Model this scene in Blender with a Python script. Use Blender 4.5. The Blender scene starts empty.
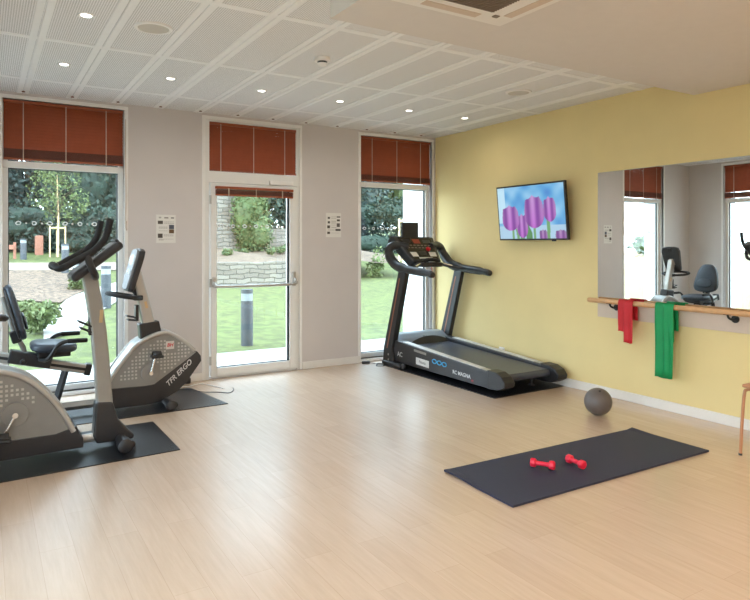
import bpy, bmesh, math, random
from mathutils import Vector, Matrix
C = bpy.context.scene.collection
PI = math.pi
random.seed(7)

# ------------------------------------------------------------------ camera
cam = bpy.data.cameras.new('camera'); co = bpy.data.objects.new('camera', cam); C.objects.link(co)
co.location = (-5.007, -6.616, 1.43); co.rotation_euler = (PI/2, 0, -0.55294)
cam.sensor_width = 36; cam.lens = 634.7/750*36; cam.shift_y = -55.8/750; cam.clip_start = .05; cam.clip_end = 300
bpy.context.scene.camera = co
# ------------------------------------------------------------------ world, exposure
SKY = 8.8
LAMP = .36
w = bpy.data.worlds.new('world'); bpy.context.scene.world = w; w.use_nodes = True
wt = w.node_tree; bg = wt.nodes['Background']
tc = wt.nodes.new('ShaderNodeTexCoord'); sx = wt.nodes.new('ShaderNodeSeparateXYZ'); rp = wt.nodes.new('ShaderNodeValToRGB')
wt.links.new(tc.outputs['Generated'], sx.inputs[0]); wt.links.new(sx.outputs['Z'], rp.inputs[0]); wt.links.new(rp.outputs[0], bg.inputs[0])
rp.color_ramp.elements[0].color = (.74, .87, 1, 1); rp.color_ramp.elements[1].color = (.62, .8, 1, 1)
bg.inputs[1].default_value = SKY
vs = bpy.context.scene.view_settings
vs.view_transform = 'Standard'; vs.look = 'None'; vs.gamma = 1; vs.exposure = .34; vs.use_curve_mapping = False

# ------------------------------------------------------------------ materials
def srgb(r, g, b):
    f = lambda c: (c/255/12.92) if c/255 <= .04045 else ((c/255+.055)/1.055)**2.4
    return (f(r), f(g), f(b), 1)
def mat(name, col, rough=.5, metal=0, noise=.06, scale=12, bump=0, spec=.5, coat=0, emit=None):
    m = bpy.data.materials.new(name); m.use_nodes = True; t = m.node_tree; b = t.nodes['Principled BSDF']
    b.inputs['Roughness'].default_value = rough; b.inputs['Metallic'].default_value = metal
    b.inputs['Specular IOR Level'].default_value = spec; b.inputs['Coat Weight'].default_value = coat; b.inputs['Coat Roughness'].default_value = .27; b.inputs['Coat IOR'].default_value = 1.6
    c = t.nodes.new('ShaderNodeTexCoord'); n = t.nodes.new('ShaderNodeTexNoise'); n.inputs['Scale'].default_value = scale
    n.inputs['Detail'].default_value = 3
    r = t.nodes.new('ShaderNodeValToRGB'); t.links.new(c.outputs['Object'], n.inputs[0]); t.links.new(n.outputs[0], r.inputs[0])
    a = [x*(1-noise) for x in col[:3]]; z = [min(1, x*(1+noise)) for x in col[:3]]
    r.color_ramp.elements[0].position = .35; r.color_ramp.elements[1].position = .65
    r.color_ramp.elements[0].color = (*a, 1); r.color_ramp.elements[1].color = (*z, 1)
    t.links.new(r.outputs[0], b.inputs['Base Color'])
    if bump:
        u = t.nodes.new('ShaderNodeBump'); u.inputs['Strength'].default_value = bump; u.inputs['Distance'].default_value = .01
        t.links.new(n.outputs[0], u.inputs['Height']); t.links.new(u.outputs[0], b.inputs['Normal'])
    if emit:
        b.inputs['Emission Color'].default_value = emit[0]; b.inputs['Emission Strength'].default_value = emit[1]
    return m
def vmat(name, emit=0, rough=.6):
    m = bpy.data.materials.new(name); m.use_nodes = True; t = m.node_tree; b = t.nodes['Principled BSDF']
    a = t.nodes.new('ShaderNodeVertexColor'); a.layer_name = 'col'
    t.links.new(a.outputs[0], b.inputs['Base Color']); b.inputs['Roughness'].default_value = rough
    if emit:
        b.inputs['Base Color'].default_value = (.02, .02, .02, 1); t.links.remove(b.inputs['Base Color'].links[0])
        t.links.new(a.outputs[0], b.inputs['Emission Color']); b.inputs['Emission Strength'].default_value = emit
    return m
def glass_mat():
    m = bpy.data.materials.new('window_glass'); m.use_nodes = True; t = m.node_tree; t.nodes.clear()
    o = t.nodes.new('ShaderNodeOutputMaterial'); x = t.nodes.new('ShaderNodeMixShader'); tr = t.nodes.new('ShaderNodeBsdfTransparent')
    g = t.nodes.new('ShaderNodeBsdfGlossy'); g.inputs['Roughness'].default_value = 0; l = t.nodes.new('ShaderNodeMath'); l.operation = 'MULTIPLY_ADD'; lw = t.nodes.new('ShaderNodeLayerWeight'); pw = t.nodes.new('ShaderNodeMath'); pw.operation = 'POWER'; pw.inputs[1].default_value = 5; l.inputs[1].default_value = .8; l.inputs[2].default_value = .04; t.links.new(lw.outputs['Facing'], pw.inputs[0]); t.links.new(pw.outputs[0], l.inputs[0])
    tr.inputs[0].default_value = (.93, .96, .95, 1)
    t.links.new(l.outputs[0], x.inputs[0]); t.links.new(tr.outputs[0], x.inputs[1]); t.links.new(g.outputs[0], x.inputs[2]); t.links.new(x.outputs[0], o.inputs[0])
    return m
def floor_mat():
    m = mat('oak_vinyl', (.5, .4, .3, 1), .40, spec=.6, coat=1); t = m.node_tree; b = t.nodes['Principled BSDF']
    for l in list(b.inputs['Base Color'].links): t.links.remove(l)
    c = t.nodes.new('ShaderNodeTexCoord'); mp = t.nodes.new('ShaderNodeMapping'); mp.inputs['Rotation'].default_value = (0, 0, PI/2)
    br = t.nodes.new('ShaderNodeTexBrick'); br.offset = .37; br.inputs['Scale'].default_value = 1
    br.inputs['Brick Width'].default_value = 1.1; br.inputs['Row Height'].default_value = .145; br.inputs['Mortar Size'].default_value = .0012
    br.inputs['Mortar Smooth'].default_value = .5; br.inputs['Bias'].default_value = 0
    A = srgb(207, 183, 160); B = srgb(200, 175, 151)
    br.inputs['Color1'].default_value = A; br.inputs['Color2'].default_value = B; br.inputs['Mortar'].default_value = srgb(186, 158, 132)
    t.links.new(c.outputs['Object'], mp.inputs[0]); t.links.new(mp.outputs[0], br.inputs[0])
    m2 = t.nodes.new('ShaderNodeMapping'); m2.inputs['Scale'].default_value = (22, 1.6, 1); n = t.nodes.new('ShaderNodeTexNoise')
    n.inputs['Scale'].default_value = 1.6; n.inputs['Detail'].default_value = 6; n.inputs['Roughness'].default_value = .62
    t.links.new(c.outputs['Object'], m2.inputs[0]); t.links.new(m2.outputs[0], n.inputs[0])
    r = t.nodes.new('ShaderNodeValToRGB'); r.color_ramp.elements[0].position = .35; r.color_ramp.elements[1].position = .68
    r.color_ramp.elements[0].color = (.86, .83, .79, 1); r.color_ramp.elements[1].color = (1.0, 1.0, 1.0, 1)
    x = t.nodes.new('ShaderNodeMix'); x.data_type = 'RGBA'; x.blend_type = 'MULTIPLY'; x.inputs[0].default_value = .8
    t.links.new(n.outputs[0], r.inputs[0]); t.links.new(br.outputs[0], x.inputs[6]); t.links.new(r.outputs[0], x.inputs[7])
    t.links.new(x.outputs[2], b.inputs['Base Color'])
    return m
def ceiling_mat():
    m = mat('perforated_board', srgb(228, 226, 222), .8); t = m.node_tree; b = t.nodes['Principled BSDF']
    for l in list(b.inputs['Base Color'].links): t.links.remove(l)
    c = t.nodes.new('ShaderNodeTexCoord'); s = t.nodes.new('ShaderNodeVectorMath'); s.operation = 'SCALE'; s.inputs['Scale'].default_value = 1/.0135
    f = t.nodes.new('ShaderNodeVectorMath'); f.operation = 'FRACTION'; q = t.nodes.new('ShaderNodeVectorMath'); q.operation = 'SUBTRACT'
    q.inputs[1].default_value = (.5, .5, 0); mu = t.nodes.new('ShaderNodeVectorMath'); mu.operation = 'MULTIPLY'; mu.inputs[1].default_value = (1, 1, 0)
    ln = t.nodes.new('ShaderNodeVectorMath'); ln.operation = 'LENGTH'; lt = t.nodes.new('ShaderNodeMath'); lt.operation = 'LESS_THAN'; lt.inputs[1].default_value = .3
    x = t.nodes.new('ShaderNodeMix'); x.data_type = 'RGBA'; x.inputs[6].default_value = srgb(236, 235, 235); x.inputs[7].default_value = srgb(178, 176, 173)
    t.links.new(c.outputs['Object'], s.inputs[0]); t.links.new(s.outputs[0], f.inputs[0]); t.links.new(f.outputs[0], q.inputs[0])
    t.links.new(q.outputs[0], mu.inputs[0]); t.links.new(mu.outputs[0], ln.inputs[0]); t.links.new(ln.outputs['Value'], lt.inputs[0])
    t.links.new(lt.outputs[0], x.inputs[0]); t.links.new(x.outputs[2], b.inputs['Base Color'])
    return m
def brick_mat(name, c1, c2, mo, bw, rh, ms, axes='XZ', rough=.85, bump=.4, wobble=0):
    m = mat(name, c1, rough); t = m.node_tree; b = t.nodes['Principled BSDF']
    for l in list(b.inputs['Base Color'].links): t.links.remove(l)
    c = t.nodes.new('ShaderNodeTexCoord'); s = t.nodes.new('ShaderNodeSeparateXYZ'); k = t.nodes.new('ShaderNodeCombineXYZ'); ad = t.nodes.new('ShaderNodeMath')
    t.links.new(c.outputs['Object'], s.inputs[0]); t.links.new(s.outputs[0], ad.inputs[0]); t.links.new(s.outputs[1], ad.inputs[1])
    t.links.new(ad.outputs[0], k.inputs[0]); t.links.new(s.outputs[2], k.inputs[1])
    br = t.nodes.new('ShaderNodeTexBrick'); br.inputs['Scale'].default_value = 1; br.inputs['Brick Width'].default_value = bw
    br.inputs['Row Height'].default_value = rh; br.inputs['Mortar Size'].default_value = ms; br.inputs['Mortar Smooth'].default_value = .4
    br.inputs['Color1'].default_value = c1; br.inputs['Color2'].default_value = c2; br.inputs['Mortar'].default_value = mo
    t.links.new(br.outputs[0], b.inputs['Base Color'])
    if wobble:
        nz = t.nodes.new('ShaderNodeTexNoise'); nz.inputs['Scale'].default_value = 2.5; vm = t.nodes.new('ShaderNodeVectorMath'); vm.operation = 'MULTIPLY_ADD'; vm.inputs[1].default_value = (wobble*3, wobble*2, 0)
        t.links.new(c.outputs['Object'], nz.inputs[0]); t.links.new(nz.outputs['Color'], vm.inputs[0]); t.links.new(k.outputs[0], vm.inputs[2]); t.links.new(vm.outputs[0], br.inputs[0])
    else: t.links.new(k.outputs[0], br.inputs[0])
    u = t.nodes.new('ShaderNodeBump'); u.inputs['Strength'].default_value = bump; u.inputs['Distance'].default_value = .01; u.invert = True
    t.links.new(br.outputs['Fac'], u.inputs['Height']); t.links.new(u.outputs[0], b.inputs['Normal'])
    return m
M = dict(
 wall=mat('taupe_paint', srgb(208, 201, 198), .85, noise=.015, scale=3), yellow=mat('yellow_paint', srgb(228, 207, 150), .85, noise=.015, scale=3),
 soffit=mat('soffit_paint', srgb(214, 208, 202), .85, noise=.01), floor=floor_mat(), ceil=ceiling_mat(), white=mat('white_paint', srgb(238, 236, 233), .5, noise=.01),
 tbar=mat('ceiling_rail', srgb(240, 239, 238), .5, noise=.01), pvc=mat('window_profile', srgb(232, 231, 228), .4, noise=.01), glass=glass_mat(),
 seal=mat('black_gasket', (.02, .022, .025, 1), .6), brick=brick_mat('white_brick', srgb(232, 232, 230), srgb(224, 224, 224), srgb(214, 215, 215), .22, .075, .006),
 slat=mat('terracotta_slat', srgb(152, 78, 48), .45, noise=.05), slatd=mat('shaded_slat_and_plug', srgb(98, 44, 26), .5, noise=.1), cord=mat('blind_cord', srgb(196, 176, 160), .7),
 alu=mat('aluminium', (.66, .66, .66, 1), .38, .25), chrome=mat('chrome', (.75, .75, .75, 1), .15, 1), black=mat('black_plastic', (.018, .018, .02, 1), .42, bump=.02, scale=200),
 foam=mat('black_foam_grip', (.012, .012, .013, 1), .75, bump=.2, scale=120), dgrey=mat('charcoal_plastic', srgb(44, 44, 47), .38), grey=mat('silver_grey_plastic', srgb(150, 148, 143), .32, .35, noise=.03),
 lgrey=mat('light_silver_paint', srgb(182, 180, 176), .28, .4, noise=.02), body=mat('warm_grey_shroud', srgb(142, 142, 140), .3, .2, noise=.03), dots=mat('pale_dot_print', srgb(192, 192, 188), .5),
 rubber=mat('black_rubber_mat', srgb(26, 28, 33), .30, bump=.25, scale=300, noise=.1), yoga=mat('navy_foam_mat', srgb(36, 40, 64), .55, bump=.15, scale=260, noise=.08),
 pad=mat('blue_grey_vinyl', srgb(58, 66, 77), .42, bump=.05, scale=40), red=mat('red_vinyl', srgb(222, 32, 62), .38), ballm=mat('grey_ball', srgb(96, 88, 84), .38, noise=.05),
 wood=mat('beech_rail', srgb(206, 160, 112), .4, noise=.08, scale=20), board=mat('beige_board', srgb(205, 186, 168), .5, noise=.02), tan=mat('tan_lacquer', srgb(184, 130, 94), .4),
 face=mat('console_face_grey', srgb(128, 132, 136), .55, noise=.02), iron=mat('black_iron', (.03, .028, .026, 1), .4, .6), screen=vmat('tulip_screen', emit=.8), paper=vmat('printed_paper'), paint=mat('white_trim_paint', srgb(230, 226, 220), .5, noise=.01),
 belt=mat('running_belt', srgb(62, 67, 80), .34, bump=.15, scale=250), coverm=mat('grey_motor_cover', srgb(126, 136, 148), .3, noise=.03), text=mat('pale_lettering', srgb(205, 205, 205), .5), blue=mat('cyan_print', srgb(60, 165, 215), .4),
 redp=mat('red_button', srgb(205, 28, 40), .35), led=mat('red_led', srgb(60, 12, 8), .3, emit=((1, .12, .04, 1), .12)), whitel=mat('white_label', srgb(215, 212, 208), .5), disp=mat('display_face', srgb(46, 44, 38), .25),
 grass=mat('lawn_grass', srgb(80, 86, 40), .9, noise=.28, scale=6, bump=.4), pave=mat('pale_concrete', srgb(150, 147, 140), .85, noise=.05, scale=5), mulch=mat('bark_mulch', srgb(98, 80, 64), .95, noise=.6, scale=11, bump=.6),
 path=mat('sandy_path', srgb(132, 116, 102), .9, noise=.06, scale=4), earth=mat('bare_earth', srgb(98, 82, 66), .95, noise=.2, scale=5, bump=.4),
 stone=brick_mat('dry_stone', srgb(130, 123, 111), srgb(108, 100, 90), srgb(80, 75, 66), .34, .115, .014, bump=.8, wobble=.09), bollard=mat('bollard_grey', srgb(70, 74, 78), .5, .2), lamp=mat('bollard_lens', srgb(140, 146, 146), .3),
 bark=mat('bark', srgb(92, 78, 62), .9, noise=.2, bump=.4), stake=mat('round_stake', srgb(200, 172, 130), .8, noise=.1), rust=mat('red_brown_wood', srgb(150, 100, 80), .8),
 conifer=mat('conifer_leaf', srgb(46, 60, 54), .7, noise=.35, scale=3), dark=mat('dark_leaf', srgb(42, 58, 46), .7, noise=.35, scale=3), mid=mat('mid_leaf', srgb(72, 86, 46), .7, noise=.3, scale=3), young=mat('young_leaf', srgb(92, 104, 58), .7, noise=.25, scale=4),
 field=mat('dry_field', srgb(118, 104, 66), .9, noise=.1, scale=1), glow=mat('lamp_lens', (1, 1, 1, 1), .5, emit=((1, .95, .85, 1), 6)), grille=mat('grille_brown', srgb(120, 108, 96), .7), sheer=mat('speaker_cloth', srgb(200, 194, 184), .8, bump=.2, scale=300),
)
M['black'].node_tree.nodes['Principled BSDF'].inputs['Specular IOR Level'].default_value = .5
mm = bpy.data.materials.new('mirror_silver'); mm.use_nodes = True; b = mm.node_tree.nodes['Principled BSDF']
b.inputs['Metallic'].default_value = 1; b.inputs['Roughness'].default_value = 0; b.inputs['Base Color'].default_value = (.86, .88, .86, 1); M['mirror'] = mm
def latex(name, col):
    m = mat(name, col, .5, noise=.06, scale=8); t = m.node_tree; b = t.nodes['Principled BSDF']; o = t.nodes['Material Output']
    tr = t.nodes.new('ShaderNodeBsdfTranslucent'); tr.inputs[0].default_value = col; x = t.nodes.new('ShaderNodeMixShader'); x.inputs[0].default_value = .3
    t.links.new(b.outputs[0], x.inputs[1]); t.links.new(tr.outputs[0], x.inputs[2]); t.links.new(x.outputs[0], o.inputs[0]); return m
M['redband'] = latex('red_latex', srgb(222, 44, 54)); M['greenband'] = latex('green_latex', srgb(26, 172, 100))

# ------------------------------------------------------------------ mesh builder
class MB:
    def __init__(s): s.v = []; s.f = []; s.mi = []; s.k = 0
    def add(s, v, f, m=0):
        o = len(s.v); s.v += [Vector(p) for p in v]; s.f += [tuple(i+o for i in q) for q in f]; s.mi += [m]*len(f); return s
    def box(s, a, b, m=0):
        x0, y0, z0 = [min(p, q) for p, q in zip(a, b)]; x1, y1, z1 = [max(p, q) for p, q in zip(a, b)]
        return s.add([(x0, y0, z0), (x1, y0, z0), (x1, y1, z0), (x0, y1, z0), (x0, y0, z1), (x1, y0, z1), (x1, y1, z1), (x0, y1, z1)],
                     [(0, 3, 2, 1), (4, 5, 6, 7), (0, 1, 5, 4), (1, 2, 6, 5), (2, 3, 7, 6), (3, 0, 4, 7)], m)
    def obox(s, c, size, mtx, m=0):
        hx, hy, hz = [q/2 for q in size]; c = Vector(c)
        vv = [(-hx, -hy, -hz), (hx, -hy, -hz), (hx, hy, -hz), (-hx, hy, -hz), (-hx, -hy, hz), (hx, -hy, hz), (hx, hy, hz), (-hx, hy, hz)]
        return s.add([c+mtx @ Vector(p) for p in vv], [(0, 3, 2, 1), (4, 5, 6, 7), (0, 1, 5, 4), (1, 2, 6, 5), (2, 3, 7, 6), (3, 0, 4, 7)], m)
    def prism(s, prof, axis, a, b, m=0):
        # prof: 2D points; axis 'y': (x,z) profile swept along y; 'x': (y,z); 'z': (x,y)
        def P(p, t): return {'y': (p[0], t, p[1]), 'x': (t, p[0], p[1]), 'z': (p[0], p[1], t)}[axis]
        n = len(prof); v = [P(p, a) for p in prof]+[P(p, b) for p in prof]
        f = [tuple(range(n))[::-1], tuple(range(n, 2*n))]+[(i, (i+1) % n, n+(i+1) % n, n+i) for i in range(n)]
        return s.add(v, f, m)
    def tube(s, path, r, seg=12, m=0, closed=False, flat=1, up=None):
        path = [Vector(p) for p in path]; n = len(path); R = r if isinstance(r, (list, tuple)) else [r]*n
        rings = []; prev = None
        for i, p in enumerate(path):
            d = (path[(i+1) % n]-path[i-1]) if closed else (path[min(i+1, n-1)]-path[max(i-1, 0)]); d.normalize()
            if prev is None:
                a = Vector(up) if up else (Vector((0, 0, 1)) if abs(d.z) < .9 else Vector((1, 0, 0)))
            else: a = prev
            a = (a-d*a.dot(d)).normalized(); bb = d.cross(a); prev = a
            rings.append([p+(a*math.cos(2*PI*k/seg)*R[i]*flat+bb*math.sin(2*PI*k/seg)*R[i]) for k in range(seg)])
        v = [q for g in rings for q in g]; f = []
        for i in range(n if closed else n-1):
            j = (i+1) % n
            for k in range(seg): f.append((i*seg+k, i*seg+(k+1) % seg, j*seg+(k+1) % seg, j*seg+k))
        if not closed: f += [tuple(range(seg))[::-1], tuple((n-1)*seg+k for k in range(seg))]
        return s.add(v, f, m)
    def cyl(s, a, b, r, seg=20, m=0, r2=None): return s.tube([a, b], [r, r if r2 is None else r2], seg, m)
    def cap(s, a, b, r, seg=16, m=0, e=.012):   # cylinder with rounded ends
        a = Vector(a); b = Vector(b); d = (b-a).normalized()
        return s.tube([a, a+d*e*.3, a+d*e, b-d*e, b-d*e*.3, b], [r*.6, r*.87, r, r, r*.87, r*.6], seg, m)
    def ball(s, c, r, seg=24, rng=14, m=0, sc=(1, 1, 1)):
        v = []; f = []
        for i in range(rng+1):
            t = PI*i/rng
            for k in range(seg): v.append((c[0]+r*sc[0]*math.sin(t)*math.cos(2*PI*k/seg), c[1]+r*sc[1]*math.sin(t)*math.sin(2*PI*k/seg), c[2]+r*sc[2]*math.cos(t)))
        for i in range(rng):
            for k in range(seg): f.append((i*seg+k, (i+1)*seg+k, (i+1)*seg+(k+1) % seg, i*seg+(k+1) % seg))
        return s.add(v, f, m)
    def grid(s, P, nu, nv, m=0):
        v = [P(i/nu, j/nv) for j in range(nv+1) for i in range(nu+1)]
        f = [(j*(nu+1)+i, j*(nu+1)+i+1, (j+1)*(nu+1)+i+1, (j+1)*(nu+1)+i) for j in range(nv) for i in range(nu)]
        return s.add(v, f, m)
    def mesh(s, name, mats, origin):
        me = bpy.data.meshes.new(name); o = Vector(origin)
        me.from_pydata([p-o for p in s.v], [], s.f)
        for x in (mats if isinstance(mats, (list, tuple)) else [mats]): me.materials.append(M[x])
        me.polygons.foreach_set('material_index', s.mi)
        bm = bmesh.new(); bm.from_mesh(me); bmesh.ops.recalc_face_normals(bm, faces=bm.faces); bm.to_mesh(me); bm.free()
        return me
    def build(s, name, mats, parent=None, smooth=False, bevel=0, origin=None, weld=True):
        if origin is None:
            if parent is not None: origin = abs_loc(parent)
            else:
                n = len(s.v); origin = (sum(p.x for p in s.v)/n, sum(p.y for p in s.v)/n, min(p.z for p in s.v))
        ob = bpy.data.objects.new(name, s.mesh(name, mats, origin)); C.objects.link(ob)
        if parent is not None: ob.parent = parent
        else: ob.location = origin
        if smooth:
            for p in ob.data.polygons: p.use_smooth = True
            if smooth != 'all': ob.data.set_sharp_from_angle(angle=math.radians(40))
        if bevel:
            bv = ob.modifiers.new('bevel', 'BEVEL'); bv.width = bevel; bv.segments = 2; bv.limit_method = 'ANGLE'; bv.angle_limit = math.radians(35)
        return ob
def abs_loc(o):
    p = Vector(o.location)
    while o.parent: o = o.parent; p += Vector(o.location)
    return p
def tag(o, label, cat, group=None, kind=None):
    o['label'] = label; o['category'] = cat
    if group: o['group'] = group
    if kind: o['kind'] = kind
    return o
def thing(name, label, cat, loc, group=None):
    o = bpy.data.objects.new(name, None); C.objects.link(o); o.location = loc; o.empty_display_size = .1
    return tag(o, label, cat, group)
def struct(name, mb, mats, parent=None, label=None, **k):
    o = mb.build(name, mats, parent, origin=(0, 0, 0) if parent is None else None, **k)
    if parent is None: o['kind'] = 'structure'
    if label: o['label'] = label
    return o
def copy_tree(o, parent=None):
    c = o.copy(); C.objects.link(c); c.parent = parent
    for ch in list(o.children): copy_tree(ch, c)
    return c
def smoothpath(pts, n=6):
    pts = [Vector(p) for p in pts]; out = []
    for i in range(len(pts)-1):
        p0 = pts[max(i-1, 0)]; p1 = pts[i]; p2 = pts[i+1]; p3 = pts[min(i+2, len(pts)-1)]
        for k in range(n):
            t = k/n; out.append(.5*((2*p1)+(p2-p0)*t+(2*p0-5*p1+4*p2-p3)*t*t+(-p0+3*p1-3*p2+p3)*t**3))
    return out+[pts[-1]]
def text_mesh(name, txt, size, mtx, m, parent, shear=0, bold=0):
    cu = bpy.data.curves.new(name, 'FONT'); cu.body = txt; cu.size = size; cu.extrude = .0006; cu.shear = shear; cu.offset = bold; cu.align_x = 'CENTER'; cu.align_y = 'CENTER'
    t = bpy.data.objects.new('tmp', cu); C.objects.link(t); bpy.context.view_layer.update()
    me = bpy.data.meshes.new_from_object(t.evaluated_get(bpy.context.evaluated_depsgraph_get())); bpy.data.objects.remove(t)
    me.transform(Matrix.Translation(-abs_loc(parent)) @ mtx); me.materials.clear(); me.materials.append(M[m]); me.name = name
    o = bpy.data.objects.new(name, me); C.objects.link(o); o.parent = parent
    return o
def frame_mtx(o, xa, ya):
    xa = Vector(xa).normalized(); ya = Vector(ya).normalized(); za = xa.cross(ya)
    m = Matrix((xa, ya, za)).transposed().to_4x4(); m.translation = Vector(o); return m

# ------------------------------------------------------------------ room shell
XL, YB, H, T = -5.6, -9.2, 2.81, .37
WIN = [(-4.86, -3.825), (-1.125, -.06)]; DOOR = (-3.02, -1.94); WB, WT = .04, 2.75
struct('floor', MB().box((XL, YB, -.12), (0, 0, 0)), 'floor')
def wall_with_holes(axis, lo, hi, a0, a1, holes, mi_in=0):
    # axis 'x': wall runs along x, thickness y from lo to hi
    mb = MB(); cur = a0
    for h0, h1, z0, z1 in holes:
        for (p, q, r, t) in ((cur, h0, -.12, H+.2), (h0, h1, -.12, z0), (h0, h1, z1, H+.2)):
            if q-p > 1e-4 and t-r > 1e-4:
                mb.box((p, lo, r), (q, hi, t)) if axis == 'x' else mb.box((lo, p, r), (hi, q, t))
        cur = h1
    mb.box((cur, lo, -.12), (a1, hi, H+.2)) if axis == 'x' else mb.box((lo, cur, -.12), (hi, a1, H+.2))
    return mb
holes = [(WIN[0][0], WIN[0][1], WB, WT), (DOOR[0], DOOR[1], 0, WT), (WIN[1][0], WIN[1][1], WB, WT)]
struct('wall_back', wall_with_holes('x', 0, .15, XL-.15, .15, holes), 'wall')
struct('wall_back_exterior', wall_with_holes('x', .15, T, XL-T, .37, holes).box((-.06, T, -.12), (.37, .66, H+.2)), 'brick')
bpy.data.objects['wall_back_exterior'].name = 'wall_outer_back'
LW = (-1.66, -.61)
LW_FILL = [(-6.5, -5.3), (-4.6, -3.4)]
lholes = [(*LW_FILL[0], WB, WT), (*LW_FILL[1], WB, WT), (LW[0], LW[1], WB, WT)]
struct('wall_left', wall_with_holes('y', XL-.15, XL, YB, 0, lholes), 'wall')
struct('wall_outer_left', wall_with_holes('y', XL-T, XL-.15, YB, .15, lholes), 'brick')
struct('wall_right', MB().box((0, YB, -.12), (.15, 0, H+.2)), 'yellow')
struct('wall_front', MB().box((XL-.15, YB-.15, -.12), (.15, YB, H+.2)), 'wall')
struct('ceiling', MB().box((XL, YB, H), (0, 0, H+.1)), 'ceil')
SX, SY, SZ = -3.39, -3.53, 2.665
struct('ceiling_soffit', MB().box((SX, YB, SZ), (0, SY, H-.001)), 'soffit')
struct('trim_1', (lambda mb: [mb.box((x+d-.021, YB if x < SX else SY, H-.005), (x+d+.021, 0, H)) for x in [-.3-.4*k for k in range(14)] for d in (-.026, .026)] and mb)(MB()), 'tbar')
struct('trim_2', (lambda mb: [mb.box((XL, y-.028, H-.0035), (0 if y > SY else SX, y+.028, H)) for y in (-.6, -1.82, -3.04, -4.26, -5.48, -6.7, -7.92)] and mb)(MB()), 'tbar')
vd = [MB().cyl((-.3-.4*k, -.1, H-.012), (-.3-.4*k, -.1, H-.004), .014, 12) for k in range(13)]
for k, mb in enumerate(vd):
    if k % 1 == 0: tag(mb.build('ceiling_plug', 'slatd'), 'small dark round plug at the wall end of a white ceiling rail', 'ceiling plug', 'plugs at the ends of the ceiling rails')
BBZ = .083
for n, segs in (('baseboard_back', [(XL, -4.895), (-3.79, -3.055), (-1.905, -1.14)]),):
    mb = MB()
    for a, c in segs: mb.box((a, -.014, 0), (c, 0, BBZ))
    struct(n, mb, 'paint', bevel=.003)
struct('baseboard_right', MB().box((-.014, YB, 0), (0, -.0, BBZ)), 'paint', bevel=.003)
struct('baseboard_left', MB().box((XL, YB, 0), (XL+.014, -.015, BBZ)), 'paint', bevel=.003)

def placed(mb, fn):       # map a window built along +x at y=0 to its wall
    mb.v = [Vector(fn(p)) for p in mb.v]; return mb
def back(p): return p
def leftw(p): return (XL-p[1], p[0], p[2])       # local x -> world y, local depth y -> -x
def dots_row(mb, x0, x1, z, y):
    n = int((x1-x0-.08)/.065); s0 = (x0+x1)/2-n*.065/2
    for i in range(n+1):
        cx = s0+i*.065
        if i % 2: mb.cyl((cx, y, z), (cx, y-.0015, z), .009, 10)
        else:
            pts = [(cx+.019*math.cos(2*PI*k/14)*(1+.2*math.sin(i*2+k)), y-.001, z+.015*math.sin(2*PI*k/14)) for k in range(14)]
            mb.tube(pts, .005, 6, closed=True)
    return mb
def casing(x0, x1, z0, z1, fn, name, w_=.035, bottom=True):
    mb = MB(); mb.box((x0-w_, -.006, z0), (x0, .03, z1)).box((x1, -.006, z0), (x1+w_, .03, z1)).box((x0-w_, -.006, z1), (x1+w_, .03, z1+w_))
    if bottom: mb.box((x0-w_, -.006, z0-.035), (x1+w_, .03, z0))
    return struct(name, placed(mb, fn), 'white', bevel=.003)
def make_window(num, x0, x1, fn):
    o = casing(x0, x1, WB, WT, fn, 'window_%d' % num)
    mb = MB()   # fixed frame and transom
    y0, y1 = .07, .15
    mb.box((x0, y0, WB), (x0+.045, y1, WT)).box((x1-.045, y0, WB), (x1, y1, WT)).box((x0+.045, y0, WT-.045), (x1-.045, y1, WT)).box((x0+.045, y0, WB), (x1-.045, y1, WB+.055)).box((x0+.045, y0, 2.13), (x1-.045, y1, 2.19)).box((x0, y0-.02, 2.13), (x1, y0, 2.19))
    placed(mb, fn).build('window_frame', 'pvc', o, bevel=.004)
    g = MB()
    for za, zb in ((WB+.055, 2.13), (2.19, WT-.045)):
        for (a, c, d, e) in ((x0+.045, x0+.053, za, zb), (x1-.057, x1-.045, za, zb), (x0+.045, x1-.045, za, za+.008), (x0+.045, x1-.045, zb-.008, zb)): g.box((a, y0+.025, d), (c, y0+.045, e))
    placed(g, fn).build('gasket', 'seal', o)
    placed(MB().box((x0+.045, y0+.032, WB+.055), (x1-.045, y0+.038, 2.13)), fn).build('glass_pane', 'glass', o)
    placed(MB().box((x0+.045, y0+.032, 2.19), (x1-.045, y0+.038, WT-.045)), fn).build('glass_pane', 'glass', o)
    placed(dots_row(MB(), x0+.06, x1-.06, 1.625, y0+.0305), fn).build('safety_marking', 'whitel', o)
    placed(MB().box((x0-.0, .005, WB-.035), (x1, .15, WB)), fn).build('window_sill', 'pvc', o)
    return o
make_window(1, WIN[0][0], WIN[0][1], back); make_window(2, WIN[1][0], WIN[1][1], back); make_window(3, LW[0], LW[1], leftw)
make_window(4, *LW_FILL[0], leftw); make_window(5, *LW_FILL[1], leftw)  # unseen side windows, added to let in fill daylight
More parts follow.
